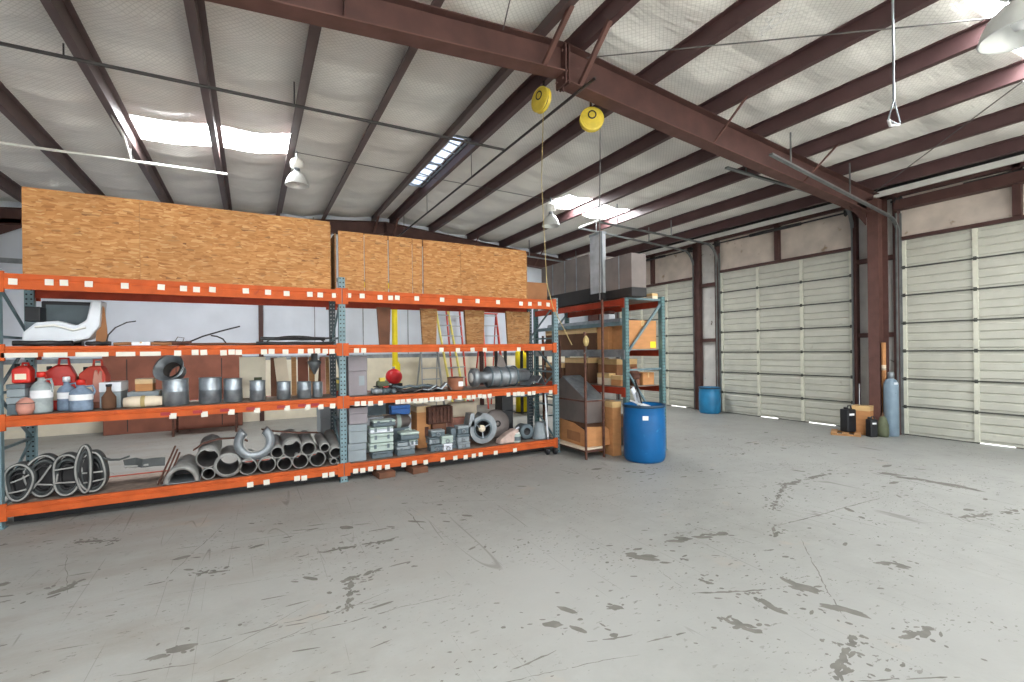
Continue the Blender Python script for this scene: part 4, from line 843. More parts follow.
# blower fan
t = thing('blower_fan','round grey scroll blower fan with its wheel facing out on the bottom shelf','fan',(3.05,6.52,Z0+.255))
b = MB(); n = 36; prof = []
for i in range(n): a = 2*PI*i/n; prof.append((a, .205+.035*(((a-R(100))%(2*PI))/(2*PI))))
o_ = [(r_*math.cos(a), r_*math.sin(a)) for a, r_ in prof]; inn = [(.125*math.cos(a), .125*math.sin(a)) for a, _ in prof]
vs_ = [(x,-.07,z) for x,z in o_]+[(x,-.07,z) for x,z in inn]+[(x,.12,z) for x,z in o_]+[(x,.12,z) for x,z in inn]
fs_ = [(i,(i+1)%n,n+(i+1)%n,n+i) for i in range(n)]+[(i,2*n+i,2*n+(i+1)%n,(i+1)%n) for i in range(n)]+[(2*n+i,3*n+i,3*n+(i+1)%n,2*n+(i+1)%n) for i in range(n)]+[(n+i,n+(i+1)%n,3*n+(i+1)%n,3*n+i) for i in range(n)]
b.add(vs_, fs_, False).build('scroll_housing', M['galv2'], t)
MB().lathe([(.126,-.075),(.145,-.085),(.15,-.07)],axis='Y',n=32).build('inlet_ring', M['slate'], t)
wh = MB()
for k in range(28): a = 2*PI*k/28; wh.obox((.108*math.cos(a),0,.108*math.sin(a)), (.004,.13,.03), ry=-a+.5)
wh.lathe([(0,.06),(.12,.06),(.12,.065),(0,.065)],axis='Y',n=28); wh.build('fan_wheel', M['dark'], t)
MB().lathe([(0,-.05),(.05,-.05),(.055,-.03),(.055,.06),(0,.06)],axis='Y',n=20).build('motor', M['wood_pale'], t)
for k in range(3): a = 2*PI*k/3+.5; MB().bar((.05*math.cos(a),-.055,.05*math.sin(a)),(.15*math.cos(a),-.078,.15*math.sin(a)),.015,.012,up=(0,1,0)).build('motor_arm', M['galv'], t)
MB().prism([(-.24,.05),(-.14,.05),(-.14,.245),(-.2,.245)],'Y',-.07,.12).build('outlet', M['galv2'], t)
t = thing('brown_disc','large dusty brown disc leaning behind the blower fan','disc',(3.5,6.88,Z0+.24)); rot = Matrix.Rotation(R(-8),3,'X'); MB().lathe([(0,-.03),(.1,-.03),(.21,-.01),(.235,.0),(.235,.03),(0,.03)],axis='Y',n=36,rot=rot).build('plate', M['sheath'], t); MB().lathe([(.03,-.05),(.05,-.05),(.05,-.02)],axis='Y',n=20,rot=rot).build('hub', M['dark'], t)
t = thing('parts_bag','pinkish white plastic bag of parts lying right of the fan','bag',(3.42,6.48,Z0)); b = MB(); b.prism([(-.12,0),(.14,0),(.2,.1),(.24,.2),(.14,.2),(.02,.14),(-.1,.06)],'Y',-.08,.08); b.build('bag', M['bagpink'], t, bevel=.02); MB().tube([(.2,-.02,.2),(.26,-.02,.22)], .014, 6).build('knot', M['white'], t)
t = thing('glass_jar','pale glass jar with a white lid at the front of the bottom shelf','jar',(3.62,6.44,Z0)); MB().lathe([(0,0),(.06,0),(.068,.01),(.068,.11),(.05,.13),(0,.13)],n=24).build('body', M['palegreen'], t); MB().lathe([(0,.13),(.055,.13),(.055,.15),(0,.15)],n=24).build('lid', M['white_metal'], t); MB().lathe([(.069,.03),(.069,.09)],n=24).build('paper_label', M['slate'], t)
t = thing('round_speaker','round dark open cylinder right of the jar','speaker',(3.86,6.6,Z0+.13)); MB().lathe([(.06,-.09),(.115,-.1),(.12,-.08),(.11,.12),(.0,.13)],axis='Y',n=28).build('basket', M['slate'], t); MB().lathe([(.11,-.098),(.05,-.03),(.0,-.045)],axis='Y',n=28).build('cone', M['dark'], t); MB().box(-.1,.1,-.07,.1,-.13,-.08).build('foot', M['dark'], t)
t = thing('metal_pail','grey-blue tapered pail standing upside down by the right end post','pail',(4.1,6.52,Z0)); MB().lathe([(.115,0),(.12,.004),(.12,.015),(.075,.26),(.0,.262)],n=28).build('pail', M['greybox'], t); MB().lathe([(.078,.25),(.083,.252),(.078,.262)],n=28).build('rim', M['galv'], t)
boxy('black_case','black case standing at the back of the bottom shelf','case',3.62,3.82,6.9,7.1,Z0,Z0+.7,M['black'],lid=M['black'],handle=M['dark'])
boxy('rag_pile','heap of brown and white rags behind the fan','rags',2.72,3.18,6.92,7.12,Z0,Z0+.62,M['pink'],bev=.03,lid=M['wood_pale'])
t = thing('pvc_pipe','thin white pipe standing by the right end post','pipe',(4.17,6.38,Z0)); MB().tube([(0,0,0),(-.03,.02,.72)], .014, 10).build('pipe_wall', M['white'], t); MB().tube([(0,0,0),(0,0,.03)], .02, 10).build('coupling', M['galv2'], t)
t = thing('caster_wheel','black swivel caster under the right end of the rack','caster',(4.2,6.22,0)); MB().lathe([(0,-.02),(.05,-.02),(.055,-.01),(.055,.01),(.05,.02),(0,.02)],(0,0,.055),'X',20).build('wheel', M['black'], t); MB().box(-.035,.035,-.03,.03,.055,.1).build('fork', M['dark'], t)
t = thing('caster_wheel','second black caster lying beside the first under the rack','caster',(4.08,6.26,0)); MB().lathe([(0,-.02),(.05,-.02),(.055,-.01),(.055,.01),(.05,.02),(0,.02)],(0,0,.055),'X',20).build('wheel', M['black'], t); MB().box(-.035,.035,-.03,.03,.055,.1).build('fork', M['dark'], t)
for (x,lb) in ((1.53,'left wooden block under the bottom beam of the right bay'),(1.98,'right wooden block under the bottom beam of the right bay')):
    o = MB().obox((0,0,.04),(.22,.3,.08)).build('wood_block', M['wood_dark'], bevel=.004); o.location = (x,6.36,0); o.rotation_euler = (0,0,.1); tag(o, lb, 'block', 'wooden blocks under the rack')
tag(MB().box(-2.1,4.2,6.55,6.63,0,.07).build('floor_rail', M['dark']), 'black steel rail lying on the floor beneath the rack', 'rail')

# ------------------------------------------------------------------ second rack on the right
RX0, RX1, RY0, RY1 = 5.10, 5.88, 5.56, 8.2
rk = thing('pallet_rack', 'teal and orange pallet rack holding cartons behind the large blue drum', 'rack', (RX0, RY0, 0))
SB = [1.05, 1.635, 2.44]
for y_ in (RY0, RY1):
    for x_ in (RX0, RX1):
        p = MB(); p.prism([(-.035,-.04),(.035,-.04),(.035,.04),(-.035,.04)], 'Z', .006, 2.5); p.box(-.055,.055,-.05,.05,0,.008); o = p.build('upright_post', M['teal'], rk); o.location = (x_-RX0, y_-RY0, 0)
    br = MB(); br.bar((RX0+.03,y_,1.60),(RX1-.03,y_,2.38),.035,.03,up=(0,1,0)); br.bar((RX0+.03,y_,1.33),(RX1-.03,y_,1.33),.03,.03,up=(0,1,0)); br.bar((RX0+.03,y_,.3),(RX1-.03,y_,.3),.03,.03,up=(0,1,0)); br.bar((RX1-.03,y_,.35),(RX0+.03,y_,1.3),.03,.03,up=(0,1,0)); br.bar((RX0+.03,y_,2.45),(RX1-.03,y_,2.45),.03,.03,up=(0,1,0))
    br.build('cross_brace', M['brace'], rk, world=True)
for k, z in enumerate(SB):
    for x_ in (RX0-.02, RX1+.02):
        q = MB(); q.box(x_-.025, x_+.025, RY0+.04, RY1-.04, z-.1, z); q.box(x_-.032,x_+.032,RY0-.02,RY0+.06,z-.14,z+.01); q.build('beam', M['galv2'] if (k == 1 and x_ < 5.5) else M['red_orange'], rk, world=True)
    q = MB()
    for i in range(5): a = RY0+.05+(RY1-RY0-.1)*i/5; q.box(RX0+.01, RX1-.01, a, a+.5, z+.0, z+.018)
    q.build('shelf_board', M['deckboard'] if k != 1 else M['galv2'], rk, world=True)
q = MB().box(RX0-.03, RX0+.02, RY0+.1, RY1-.1, 2.03, 2.09); q.build('side_rail', M['brace'], rk, world=True)
D = .019
def carton(lb, x0,x1,y0,y1,z0,z1,m='cardboard',patch=None,rz=0): return boxy('carton', lb, 'box', x0,x1,y0,y1,z0,z1, M[m], tape=M['tape'], label_patch=patch, group='cartons on the right-hand rack', rz=rz)
carton('large tan carton with a yellow sticker on the rack behind the blue drum', 5.22,5.82,5.62,6.0,SB[1]+D,SB[1]+D+.46,'cardboard')
MB().box(.16,.28,-.194,-.1915,.02,.12).build('yellow_sticker', M['sign_yellow'], bpy.data.objects['carton.002'] if 'carton.002' in bpy.data.objects else rk)
carton('pale carton end on the middle level, left of the near post', 5.14,5.6,6.02,6.3,SB[1]+D,SB[1]+D+.40,'cardboard')
carton('long brown carton on the middle level, running away', 5.14,5.6,6.34,7.9,SB[1]+D,SB[1]+D+.38,'cardboard3')
carton('dark carton far back on the lower level', 5.14,5.6,7.3,7.9,SB[0]+D,SB[0]+D+.34,'cardboard3')
carton('large dark brown carton in the middle of the lower level', 5.14,5.6,6.55,7.25,SB[0]+D,SB[0]+D+.44,'cardboard3')
carton('brown carton on the lower level, near the front', 5.30,5.75,6.0,6.48,SB[0]+D,SB[0]+D+.42,'cardboard2')
carton('small tan carton at the front edge of the lower level', 5.13,5.27,5.72,5.95,SB[0]+D,SB[0]+D+.16,'cardboard')
carton('small pale box behind the near post on the lower level', 5.13,5.27,6.0,6.3,SB[0]+D,SB[0]+D+.19,'wood_pale')
carton('brown box on the right of the lower level, partly behind the post', 5.55,5.8,5.66,5.88,SB[0]+D,SB[0]+D+.2,'cardboard')
t = thing('small_motor','small brown pump motor on the lower level beside the near post','motor',(5.42,5.72,SB[0]+D)); MB().lathe([(0,-.09),(.06,-.09),(.075,-.06),(.075,.06),(.05,.09),(0,.09)],(0,0,.16),'X',18).build('housing', M['rust'], t); MB().box(-.06,.06,-.06,.06,0,.1).build('foot', M['wood_dark'], t); MB().lathe([(.04,.0),(.05,.0),(.05,.06),(0,.065)],(.0,0,.23),n=14).build('terminal_cap', M['copper'], t)
tag(MB().box(5.14,5.5,5.7,7.8,2.14,2.15).build('metal_sheet', M['galv']) , 'flat galvanised sheet resting on the side rail of the right-hand rack', 'sheet metal')
MB().box(5.12,5.16,5.7,7.8,2.09,2.14).build('edge_lip', M['galv'], bpy.data.objects['metal_sheet'])
boxy('striped_jug','white bottle with dark bands on the right-hand rack','bottle',5.2,5.34,6.06,6.2,2.151,2.30,M['white'],bev=.02,lid=M['cabinetbrown'])
# plenums on top
t = thing('duct_plenum','large grey sheet-metal plenum box with a black base on top of the right-hand rack','duct',(5.06,6.9,2.46)); L_ = t.location
MB().box(0,.75,-.50,1.0,.24,.83).build('housing', M['sheath'], t, bevel=.004); MB().box(-.01,.76,-.52,1.01,.0,.24).build('black_base', M['dark'], t, bevel=.004)
for yy in (-.15,.2,.6): MB().box(-.008,.0,yy-.012,yy+.012,.24,.83).build('standing_seam', M['galv2'], t)
t = thing('duct_plenum','nearer grey plenum box above the near post of the right-hand rack','duct',(5.06,5.45,2.46))
MB().box(0,.30,-.08,.52,.14,.66).build('housing', M['sheath'], t, bevel=.004); MB().box(-.005,.30,-.085,.52,.0,.14).build('black_base', M['dark'], t, bevel=.004)
for yy in (.2,): MB().box(-.006,.0,yy-.01,yy+.01,.14,.66).build('standing_seam', M['galv2'], t)
t = thing('duct_elbow','bright galvanised rectangular duct riser standing between the plenum boxes','duct',(5.02,6.17,2.46))
MB().box(-.02,.06,-.19,.12,.12,1.12).build('riser', M['zinc'], t, bevel=.004); MB().box(-.03,.07,-.2,.13,.0,.12).build('black_base', M['dark'], t); MB().box(-.03,.07,-.2,.13,1.08,1.12).build('top_flange', M['galv2'], t); MB().box(-.028,-.01,-.2,-.17,.12,1.08).build('corner_angle', M['galv2'], t)
tag(MB().box(5.15,5.33,5.35,5.5,2.46,2.56).build('brown_pot', M['wood_pale']) if False else boxy('small_carton','small pale carton under the nearer plenum','box',5.72,5.84,5.6,5.8,2.459,2.56,M['wood_pale'],tape=M['tape']),'small pale carton under the nearer plenum','box')

# steel stand with leaning sheets between the racks
t = thing('steel_stand','rusty narrow steel stand with a tan shelf beside the orange rack end','stand',(4.45,5.72,0))
for (x_,y_,h_) in ((-.07,-.06,1.92),(.28,-.05,2.42),(-.07,1.1,1.9),(.28,1.1,1.9)):
    MB().box(x_-.014,x_+.014,y_-.014,y_+.014,0,h_).build('leg', M['rust'], t)
MB().box(-.09,.30,-.04,1.1,.135,.16).build('shelf', M['wood_pale'], t, bevel=.003); MB().box(-.05,.27,-.05,1.08,.10,.134).build('shelf_frame', M['rust'], t)
MB().box(-.06,.27,-.055,-.045,.86,.885).build('cross_bar', M['rust'], t); MB().box(-.074,-.064,-.05,1.1,.86,.885).build('side_bar', M['rust'], t)
t = thing('rope_knot_hook','tan rope hook tied at the top of the front stand leg','hook',(4.38,5.63,1.70)); MB().lathe([(0,0),(.03,.02),(.045,.07),(.04,.12),(.015,.16),(0,.17)],n=12).build('knot', M['rope'], t); MB().tube([(0,0,.0),(.0,0,-.06),(-.03,0,-.11),(-.06,0,-.08)], .008, 6).build('hook', M['wire'], t)
t = thing('sheet_metal_box','grey sheet-metal hood leaning on the steel stand','duct',(4.5,6.0,.165)); b = MB(); b.prism([(-.17,.34),(.62,.34),(.62,.98),(.45,1.05),(-.17,.71)],'X',.03,.38); b.build('hood', M['sheath'], t, bevel=.006); MB().prism([(-.185,.695),(.45,1.045),(.45,1.06),(-.185,.715)],'X',.02,.39).build('top_flange', M['galv'], t); MB().box(.035,.37,-.13,.6,.27,.34).build('bottom_box', M['cardboard3'], t)
t = thing('cardboard_sheet','tan cardboard piece standing on the stand shelf','cardboard',(4.45,5.79,.165)); b = MB(); b.prism([(-.03,0),(.9,0),(.9,.36),(.3,.33),(.0,.26),(-.05,.15)],'X',-.01,.0); b.build('sheet', M['cardboard'], t); MB().box(-.012,-.0105,.1,.5,.05,.2).build('printed_panel', M['cardboard2'], t); MB().prism([(0,0),(.44,0),(.42,.24),(.36,.29),(.0,.31)],'Y',-.045,-.035).build('front_flap', M['cardboard'], t); t.rotation_euler = (0,0,R(-5))
boxy('carton','tall tan carton standing on the floor under the right-hand rack','box',4.90,5.06,5.62,6.2,.0,.84,M['cardboard'],tape=M['tape'],rz=R(-5),group='cartons on the right-hand rack')
boxy('crate','black crate on the floor behind the tall carton','crate',5.2,5.8,6.2,6.9,0,.5,M['dark'],lid=M['cardboard3'])

# drums
def drum(label, x, y, r, h, m, lidm, open_top=False):
    t = thing('plastic_drum', label, 'drum', (x,y,0))
    p = [(0,0),(r*.88,0),(r*.94,.02),(r*.98,.06),(r,h*.25),(r*1.005,h*.5),(r*.99,h*.80),(r*.96,h*.83),(r*.98,h*.87),(r*.97,h*.96),(r*.98,h*.98),(r*.98,h)]
    if open_top: p += [(r*.93,h),(r*.92,.05),(0,.04)]
    else: p += [(r*.9,h),(r*.86,h-.03),(0,h-.03)]
    MB().lathe(p, n=40).build('shell', m, t)
    MB().lathe([(r*.985,h-.035),(r*1.02,h-.03),(r*1.02,h+.002),(r*.985,h+.006),(r*.96,h)], n=40).build('rim', lidm, t)
    return t
t = drum('large open blue plastic drum full of scraps in front of the right-hand rack', 5.13,5.22,.305,.83,M['blue'],M['darkblue'],True)
MB().box(-.25,-.16,-.24,-.238,.62,.68).build('paper_label', M['paper'], t).rotation_euler = (0,0,R(-12)); bpy.data.objects.remove([c for c in t.children if c.name.startswith('paper_label')][0])
MB().obox((-.20,-.234,.66),(.08,.008,.06),rz=R(-42)).build('paper_label', M['paper'], t)
tag(MB().box(-.24,.22,-.16,.12,0,.02).build('scrap_sheet', M['paper']), 'curled white printed sheet sticking out of the large blue drum', 'paper'); o = bpy.data.objects['scrap_sheet']; o.location = (5.14,5.2,.80); o.rotation_euler = (R(14),R(14),R(10))
tag(MB().tube([(5.22,5.25,.5),(4.98,5.2,1.1),(4.93,5.19,1.2)], .016, 8).build('scrap_rod', M['dark']), 'black rod leaning out of the large blue drum', 'rod')
tag(MB().tube([(5.16,5.22,.5),(4.92,5.15,1.02)], .02, 8).build('scrap_rod', M['alu']), 'pale tube leaning out of the large blue drum', 'rod')
tag(MB().obox((0,0,0),(.07,.02,.6)).build('scrap_board', M['white']), 'white slat leaning out of the large blue drum', 'slat'); o = bpy.data.objects['scrap_board']; o.location = (5.03,5.22,.83); o.rotation_euler = (0,R(-32),.2)
t = drum('small closed blue drum between the far and middle overhead doors', 10.26,8.12,.26,.66,M['blue2'],M['darkblue'])
for s in (-.1,.1): MB().lathe([(0,.0),(.03,0),(.03,.015),(0,.015)],(s,0,.631),n=12).build('bung', M['black'], t)

# gas cylinder corner
t = thing('gas_cylinder','tall grey-blue gas cylinder standing by the red column','gas cylinder',(10.30,4.22,0))
MB().lathe([(0,0),(.108,0),(.114,.02),(.114,.90),(.108,.96),(.08,1.03),(.05,1.05),(.045,1.08),(0,1.08)],n=32).build('body', M['tank'], t)
MB().lathe([(0,1.05),(.045,1.05),(.052,1.06),(.052,1.15),(.04,1.175),(0,1.18)],n=20).build('valve_cap', M['galv2'], t); MB().obox((-.045,-.095,.97),(.07,.008,.04),rz=-.4).build('shoulder_label', M['white'], t)
t = thing('cardboard_tube','tall brown cardboard tube standing behind the gas cylinder','tube',(10.40,4.37,0)); MB().lathe([(.028,0),(.036,0),(.036,1.72),(.028,1.72),(.028,0)],n=20).build('wall', M['cardboard'], t); MB().lathe([(0,1.2),(.037,1.2),(.037,1.3),(.0,1.3)],n=20).build('paper_label', M['wood_pale'], t)
t = thing('wooden_skid','small raw wood skid on the floor by the red column','pallet',(9.80,4.74,0),R(25))
for yy in (-.18,0,.18): MB().box(-.24,.24,yy-.05,yy+.05,.03,.05).build('deck_slat', M['wood'], t)
for xx in (-.2,.2): MB().box(xx-.03,xx+.03,-.23,.23,0,.03).build('runner', M['wood'], t)
def blackjug(lb, x, y, z, w, d, h, rz):
    t = thing('black_jerry_can', lb, 'jerry can', (x,y,z), rz, 'black jerry cans by the red column'); MB().box(-w/2,w/2,-d/2,d/2,0,h*.85).build('body', M['black'], t, bevel=.02); MB().lathe([(0,0),(.03,0),(.03,.04),(0,.04)],(-w*.28,0,h*.85),n=14).build('cap', M['dark'], t); MB().tube([(-w*.05,0,h*.84),(0,0,h*.97),(w*.3,0,h*.97),(w*.38,0,h*.84)],.012,6).build('handle', M['black'], t); MB().box(-w*.3,w*.25,-d/2-.003,-d/2-.0005,h*.62,h*.7).build('paper_label', M['paper'], t)
blackjug('black jerry can standing on the wooden skid', 9.84,4.72,.051,.20,.17,.50,R(-18))
blackjug('black jerry can on the floor in front of the gas cylinder', 9.90,4.36,0,.14,.13,.38,R(-25))
boxy('carton','brown carton between the jerry cans and the red column','box',9.96,10.18,4.44,4.72,.0,.54,M['cardboard'],tape=M['tape'],rz=R(10))
t = thing('canvas_bag','olive bag slumped beside the gas cylinder','bag',(10.08,4.26,0)); MB().lathe([(0,0),(.08,0),(.092,.06),(.085,.22),(.05,.34),(.02,.38),(0,.38)],n=18).build('sack', M['olive'], t); MB().tube([(-.03,0,.36),(0,0,.44),(.03,0,.36)], .01, 6).build('strap', M['cardboard3'], t)
tag(MB().tube([(10.0,4.6,.55),(10.05,4.62,.95)], .008, 6).build('thin_rod', M['alu']), 'thin pale rod leaning up from the carton against the red column', 'rod')

# ------------------------------------------------------------------ background behind the racks
boxy('steel_cabinet','long rust-brown cabinet seen through the middle shelf','cabinet',-2.7,-.2,12.6,13.1,0,1.66,M['rustwall'],bev=.01,label_patch=None)
o = [x for x in bpy.data.objects if x.name.startswith('steel_cabinet')][0]
for s in (-.85,0,.85): MB().box(s-.008,s+.008,-.253,-.2505,.05,1.57).build('door_gap', M['dark'], o)
for s in (-.1,.1,.75): MB().tube([(s,-.26,.95),(s,-.285,.95),(s,-.285,1.12),(s,-.26,1.12)],.007,6).build('handle', M['cream'], o)
boxy('work_table','grey steel table with legs behind the bottom shelf','table',-1.45,-.25,11.6,12.3,.42,.46,M['rustwall'])
o = [x for x in bpy.data.objects if x.name.startswith('work_table')][0]
for sx in (-.55,.55):
    for sy in (-.3,.3): MB().box(sx-.02,sx+.02,sy-.02,sy+.02,-.42,0).build('leg', M['rust'], o)
boxy('grey_cabinet','grey metal cabinet behind the rack, left of the middle post','cabinet',.98,1.46,8.3,8.8,0,.92,M['greybox'],lid=M['greybox'],label_patch=M['galv2'])
t = thing('jib_crane','bright yellow painted jib crane post behind the rack','crane',(3.42,12.4,0)); MB().tube([(-.1,0,0),(-.1,0,3.4)], .075, 14).build('mast', M['yellow2'], t); MB().box(-.05,.02,-.06,.06,.03,1.35).build('stiffener', M['yellow2'], t); MB().tube([(.02,0,.03),(-.04,0,1.4)], .05, 12).build('brace', M['yellow2'], t); MB().box(-.25,.25,-.2,.2,0,.03).build('base_plate', M['yellow2'], t); MB().bar((-.1,0,3.4),(-1.3,.1,3.4),.1,.14).build('jib_arm', M['yellow2'], t)
t = thing('air_tank','round red tank in front of the yellow post','tank',(2.62,9.9,.7)); MB().lathe([(0,-.17),(.1,-.16),(.15,-.11),(.165,0),(.15,.11),(.1,.16),(0,.17)],(0,0,.44),'Y',24).build('vessel', M['redtank'], t); MB().box(-.15,.15,-.12,.12,-.7,.3).build('stand', M['dark'], t); MB().lathe([(0,0),(.03,0),(.03,.05),(0,.05)],(0,0,.60),n=12).build('gauge', M['galv'], t)
def ladder(label, x, y, w, h, m, lean, aframe=True, rz=0):
    t = thing('step_ladder', label, 'ladder', (x,y,0), rz, 'ladders along the far wall'); tw = .75 if aframe else 1
    for s in (-1,1): MB().bar((s*w/2,0,0),(s*w/2*tw,lean,h),.03,.07).build('rail', m, t)
    n = int(h/.3)
    for k in range(1,n+1):
        f = k*.3/h; MB().bar((-w/2*(1+(tw-1)*f),lean*f,h*f),(w/2*(1+(tw-1)*f),lean*f,h*f),.07,.03).build('rung', M['alu'], t)
    if aframe:
        for s in (-1,1): MB().bar((s*w/2*1.05,lean*2.1,0),(s*w/2*tw,lean,h),.025,.05).build('rear_leg', m, t)
        MB().box(-w/2*tw-.03,w/2*tw+.03,lean-.08,lean+.1,h,h+.03).build('top_cap', m, t)
    return t
ladder('grey aluminium step ladder, first right of the yellow post', 4.35,12.3,.62,1.75,M['alu'],.35)
ladder('pale yellow ladder leaning left with the tan rungs, beside the grey step ladder', 5.0,12.0,.42,3.1,M['fgyellow'],.9,False,.25)
ladder('orange-red ladder leaning between the yellow one and the red step ladder', 5.25,12.5,.42,2.9,M['orange_red'],.6,False)
ladder('orange-red step ladder furthest right of the ladders', 6.2,12.1,.6,2.75,M['orange_red'],.5)
boxy('machine_bench','cluttered grey bench behind the right bay','bench',1.75,3.0,10.6,11.2,0,.78,M['slate'],lid=M['greybox'])
boxy('green_machine','small dull green machine on the bench behind the rack','machine',1.62,1.95,10.7,11.0,.782,1.12,M['olive'],lid=M['yellow'])
t = thing('storage_shelving','dark steel shelving frame far behind the right end of the rack','shelving',(6.2,10.2,0))
for xx in (-.75,0,.75):
    for yy in (0,.5): MB().box(xx-.03,xx+.03,yy-.03,yy+.03,0,1.75).build('post', M['dark'], t)
for z in (.5,1.15,1.7): MB().box(-.75,.75,-.02,.52,z,z+.04).build('shelf', M['slate'], t)
t = thing('bollard','yellow safety post beside the dark shelving','post',(6.36,11.0,0)); MB().lathe([(0,0),(.16,0),(.16,1.6),(.1,1.68),(0,1.7)],n=20).build('pipe', M['yellow2'], t); MB().box(-.22,.22,-.22,.22,0,.02).build('base_plate', M['dark'], t)
boxy('white_freezer','white appliance box against the far wall behind the right bay','appliance',6.75,7.6,12.6,13.0,0,1.2,M['cream'],lid=M['white'])

# ------------------------------------------------------------------ overhead pipes, cables, lamps
t = thing('gas_pipe','long thin black pipe crossing the left roof slope to the ridge','pipe',(-4.0,6.45,4.72)); MB().tube([(-.35,.03,0),(7.43,-.12,0)], .020, 8).build('run', M['pipe_black'], t)
for x_ in (2.35,4.5): MB().tube([(x_,-.03,0),(x_,-.03,zpur(x_-4)-4.68)], .008, 6).build('hanger', M['pipe_black'], t)
t = thing('gas_pipe','thin black pipe running parallel to the ridge toward the far wall','pipe',(3.43,4.4,4.72)); MB().tube([(0,-.22,0),(.0,8.3,0)], .018, 8).build('run', M['pipe_black'], t)
for y_ in (3.2,5.6,7.4): MB().tube([(0,y_,0),(0,y_,.5)], .007, 6).build('hanger', M['wire'], t)
t = thing('conduit_pipe','pale conduit hung across the left roof slope near the skylight','conduit',(-3.0,9.1,4.62)); MB().tube([(-1.3,.05,0),(2.68,-.05,0)], .020, 8).build('run', M['white_metal'], t); MB().bar((1.40,0,0),(1.42,0,.27),.02,.02).build('hanger', M['white_metal'], t); MB().tube([(1.42,-.05,.02),(1.42,-.5,.2),(1.42,-1.6,.24)], .022, 8).build('riser', M['white_metal'], t)
tag(MB().tube([(.62,8.4,4.93),(5.75,8.5,4.90)], .006, 6).build('power_cable', M['wire']), 'thin power cable strung between the two bell lamps', 'cable')
def lamp(label, x, y, ztop, zbot, w, tilt=0):
    t = thing('high_bay_lamp', label, 'lamp', (x,y,zbot), tilt, 'bell lamps hanging from the roof'); s = (ztop-zbot); r = w/2
    MB().lathe([(r,0),(r*1.03,.004),(r*1.0,.02),(r*.93,s*.12),(r*.8,s*.22),(r*.55,s*.33),(r*.33,s*.38),(r*.28,s*.40),(r*.26,s*.39),(r*.52,s*.31),(r*.9,s*.11),(r*.98,.01)], n=36).build('shade', M['lampwhite'], t)
    MB().lathe([(r*.27,s*.40),(r*.25,s*.5),(r*.3,s*.52),(r*.3,s*.50)], n=20).build('neck', M['galv2'], t)
    MB().lathe([(0,s*.50),(r*.5,s*.5),(r*.56,s*.53),(r*.56,s*.68),(r*.48,s*.74),(r*.2,s*.76),(0,s*.76)], n=28).build('ballast_housing', M['white_metal'], t)
    MB().tube([(0,0,s*.75),(0,0,s)], .012, 8).build('stem', M['galv'], t)
    MB().lathe([(0,s*.06),(r*.18,s*.08),(r*.26,s*.16),(r*.2,s*.28),(0,s*.34)], n=18).build('bulb', M['paper'], t)
    return t
lamp('white bell lamp hanging left, over the large particle board', .69,8.5,4.99,4.42,.36)
lamp('white bell lamp hanging in mid-roof, beside the right skylight', 5.77,8.6,5.0,4.37,.38)
lamp('large bell lamp cut off by the top right corner', 5.62,1.36,4.95,4.22,.52)
def pulley(label, x, y, z, r, rz, tl):
    t = thing('rope_pulley', label, 'pulley', (x,y,z), rz, 'yellow pulleys under the main rafter')
    MB().lathe([(0,-.035),(r*.93,-.035),(r,-.030),(r,-.022),(r*.78,-.010),(r*.78,.010),(r,.022),(r,.030),(r*.93,.035),(0,.035)],axis='Y',n=32).build('wheel', M['yellow'], t)
    MB().lathe([(r*.785,-.011),(r*.8,-.008),(r*.8,.008),(r*.785,.011)],axis='Y',n=32).build('groove', M['dark'], t)
    MB().lathe([(r*.25,-.04),(r*.36,-.042),(r*.36,-.036)],(0.0,0,r*.3),'Y',18).build('hub', M['dark'], t)
    MB().lathe([(r*.74,-.037),(r*.8,-.042),(r*.84,-.037)],axis='Y',n=32).build('face_ridge', M['yellow'], t)
    MB().bar((0,.045,-.02),(0,.045,r+.10),.03,.008,up=(0,1,0)).build('bracket', M['dark'], t)
pulley('left yellow pulley under the main rafter, seen edge-on', 3.12,4.83,4.70,.15,R(-80),0)
pulley('right yellow pulley under the main rafter, facing the camera', 3.87,4.80,4.62,.155,R(-28),0)
tag(MB().tube([(3.17,4.86,4.62),(3.22,5.0,3.8),(3.28,5.0,2.5),(3.37,5.0,2.2),(3.66,5.0,1.72)], .0045, 6).build('pull_rope', M['rope']), 'tan rope hanging from the left pulley and drifting right', 'rope')
tag(MB().tube([(3.96,4.74,4.50),(3.95,4.76,3.4),(3.95,4.78,2.3)], .008, 6).build('pull_rope', M['wire']), 'dark rope hanging straight down from the right pulley', 'rope')
t = thing('hanging_hook','thin steel rod with a triangular loop hanging at upper right','hanger',(5.05,2.02,3.65)); z = zpur(5.05)-3.55; MB().tube([(0,0,.20),(0,0,z+.05)], .009, 6).build('rod', M['galv'], t); MB().tube([(0,0,.20),(-.10,.0,.02),(-.10,0,0),(.11,0,0),(.11,0,.03)], .007, 6, closed=True).build('loop', M['galv'], t); MB().tube([(-.1,0,-.0),(0,.03,-.015),(.1,0,.0)], .013, 6).build('grip', M['web'], t)
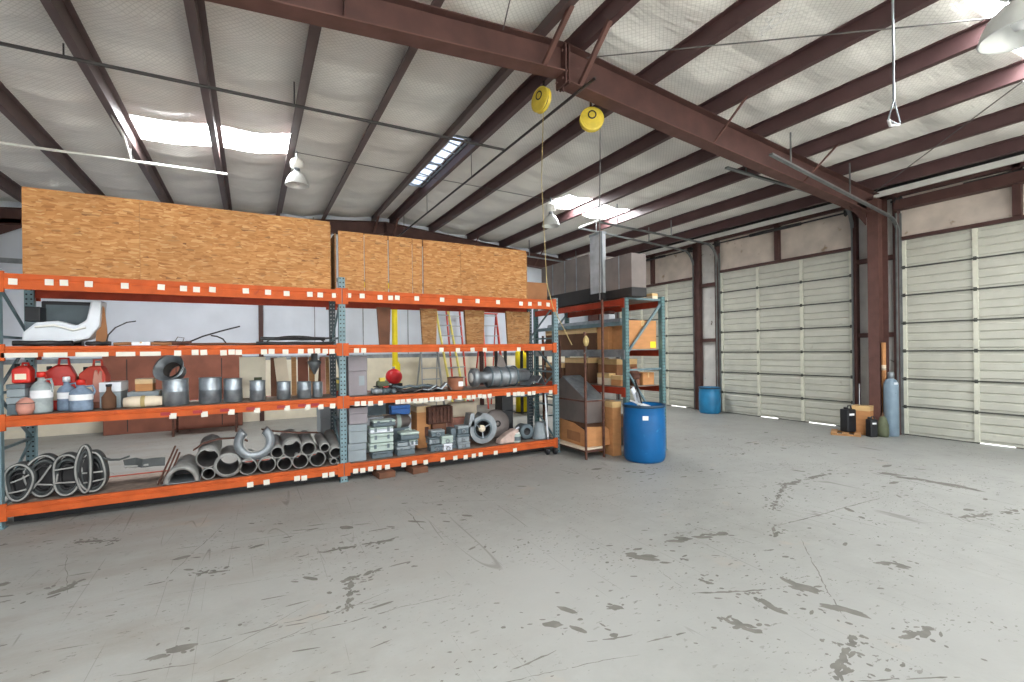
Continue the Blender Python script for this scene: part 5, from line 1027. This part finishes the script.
# bracing rods and cobwebs
tag(MB().tube([(3.5,4.42,5.10),(5.95,2.18,4.9),(7.2,1.05,4.82)], .007, 6).build('brace_cable', M['wire']), 'thin bracing cable running right from the main rafter', 'cable')
tag(MB().tube([(2.4,4.45,5.1),(.8,-.2,5.0)], .007, 6).build('brace_cable', M['wire']), 'thin bracing cable running toward the camera left of the ridge', 'cable')
tag(MB().tube([(9.6,4.15,4.35),(7.9,1.9,4.72)], .007, 6).build('brace_cable', M['wire']), 'thin sloping cable in front of the right door header', 'cable')
random.seed(5)
def web(label, pts, n, sp):
    b = MB(); rnd = random.Random(n)
    for k in range(n):
        a = Vector(rnd.choice(pts)); c = Vector(rnd.choice(pts)); a += Vector((rnd.uniform(-sp,sp),rnd.uniform(-sp,sp),rnd.uniform(-.03,.03))); c += Vector((rnd.uniform(-sp,sp),rnd.uniform(-sp,sp),rnd.uniform(-.03,.03)))
        m_ = (a+c)/2 - Vector((0,0,.04)); b.tube([a,m_,c], .0022, 4)
    tag(b.build('cobweb', M['web']), label, 'cobweb', None, 'stuff')
web('dusty cobweb strands by the top right skylight', [(5.3,1.5,4.93),(5.6,1.75,4.93),(5.9,1.6,4.9),(5.1,1.75,4.98),(5.45,1.95,4.98)], 26, .12)
web('cobweb strands hanging from a purlin in the mid right roof', [(4.7,2.9,5.05),(4.85,3.1,5.05),(4.75,2.7,5.02)], 12, .08)
tag(MB().bar((6.72,8.0,4.50),(6.74,8.86,4.52),.03,.035).build('lit_track_bar', M['white_metal']), 'white bar put in as skylight on the inner ends of the door tracks', 'stay')  # bar added in white to paint skylight on a track end

# ------------------------------------------------------------------ light, world, camera
wd = bpy.data.worlds.new('sky'); SC.world = wd; wd.use_nodes = True
bg = wd.node_tree.nodes['Background']; bg.inputs[0].default_value = (.93,.97,1,1); bg.inputs[1].default_value = 4.2
for (a, c) in ((-3.3,-.3),(1.2,4.6),(6.0,9.6)):
    L = bpy.data.lights.new('added_opening_portal', 'AREA'); L.shape = 'RECTANGLE'; L.size = c-a; L.size_y = 3.9; L.cycles.is_portal = True  # portal for an opening added behind the camera to light the room
    o = bpy.data.objects.new('added_opening_portal', L); COL.objects.link(o); o.location = ((a+c)/2, YB+.02, 1.95); o.rotation_euler = (R(90),0,0)

SUN = bpy.data.lights.new('sun', 'SUN'); SUN.energy = 32; SUN.angle = R(3); so = bpy.data.objects.new('sun', SUN); COL.objects.link(so); so.rotation_euler = (R(20), R(8), 0); so.location = (0,-12,12)
F, C, YAW, ROLL = 471.04, 350.9, R(28.943), R(-.71)
cy, sy = math.cos(YAW), math.sin(YAW)
w_ = Vector((sy,cy,0)); r0 = Vector((cy,-sy,0)); u0 = Vector((0,0,1))
r_ = r0*math.cos(ROLL)+u0*math.sin(ROLL); u_ = u0*math.cos(ROLL)-r0*math.sin(ROLL)
cam = bpy.data.cameras.new('camera'); co = bpy.data.objects.new('camera', cam); COL.objects.link(co)
mw = Matrix.Identity(4)
for i in range(3): mw[i][0] = r_[i]; mw[i][1] = u_[i]; mw[i][2] = -w_[i]
mw[2][3] = 1.65; co.matrix_world = mw
cam.sensor_width = 36; cam.sensor_fit = 'HORIZONTAL'; cam.lens = 36*F/1024; cam.shift_y = (C-341)/1024; cam.clip_start = .05
SC.camera = co
SC.view_settings.view_transform = 'Standard'; SC.view_settings.look = 'None'; SC.view_settings.gamma = 1; SC.view_settings.use_curve_mapping = False
SC.view_settings.exposure = 0.38
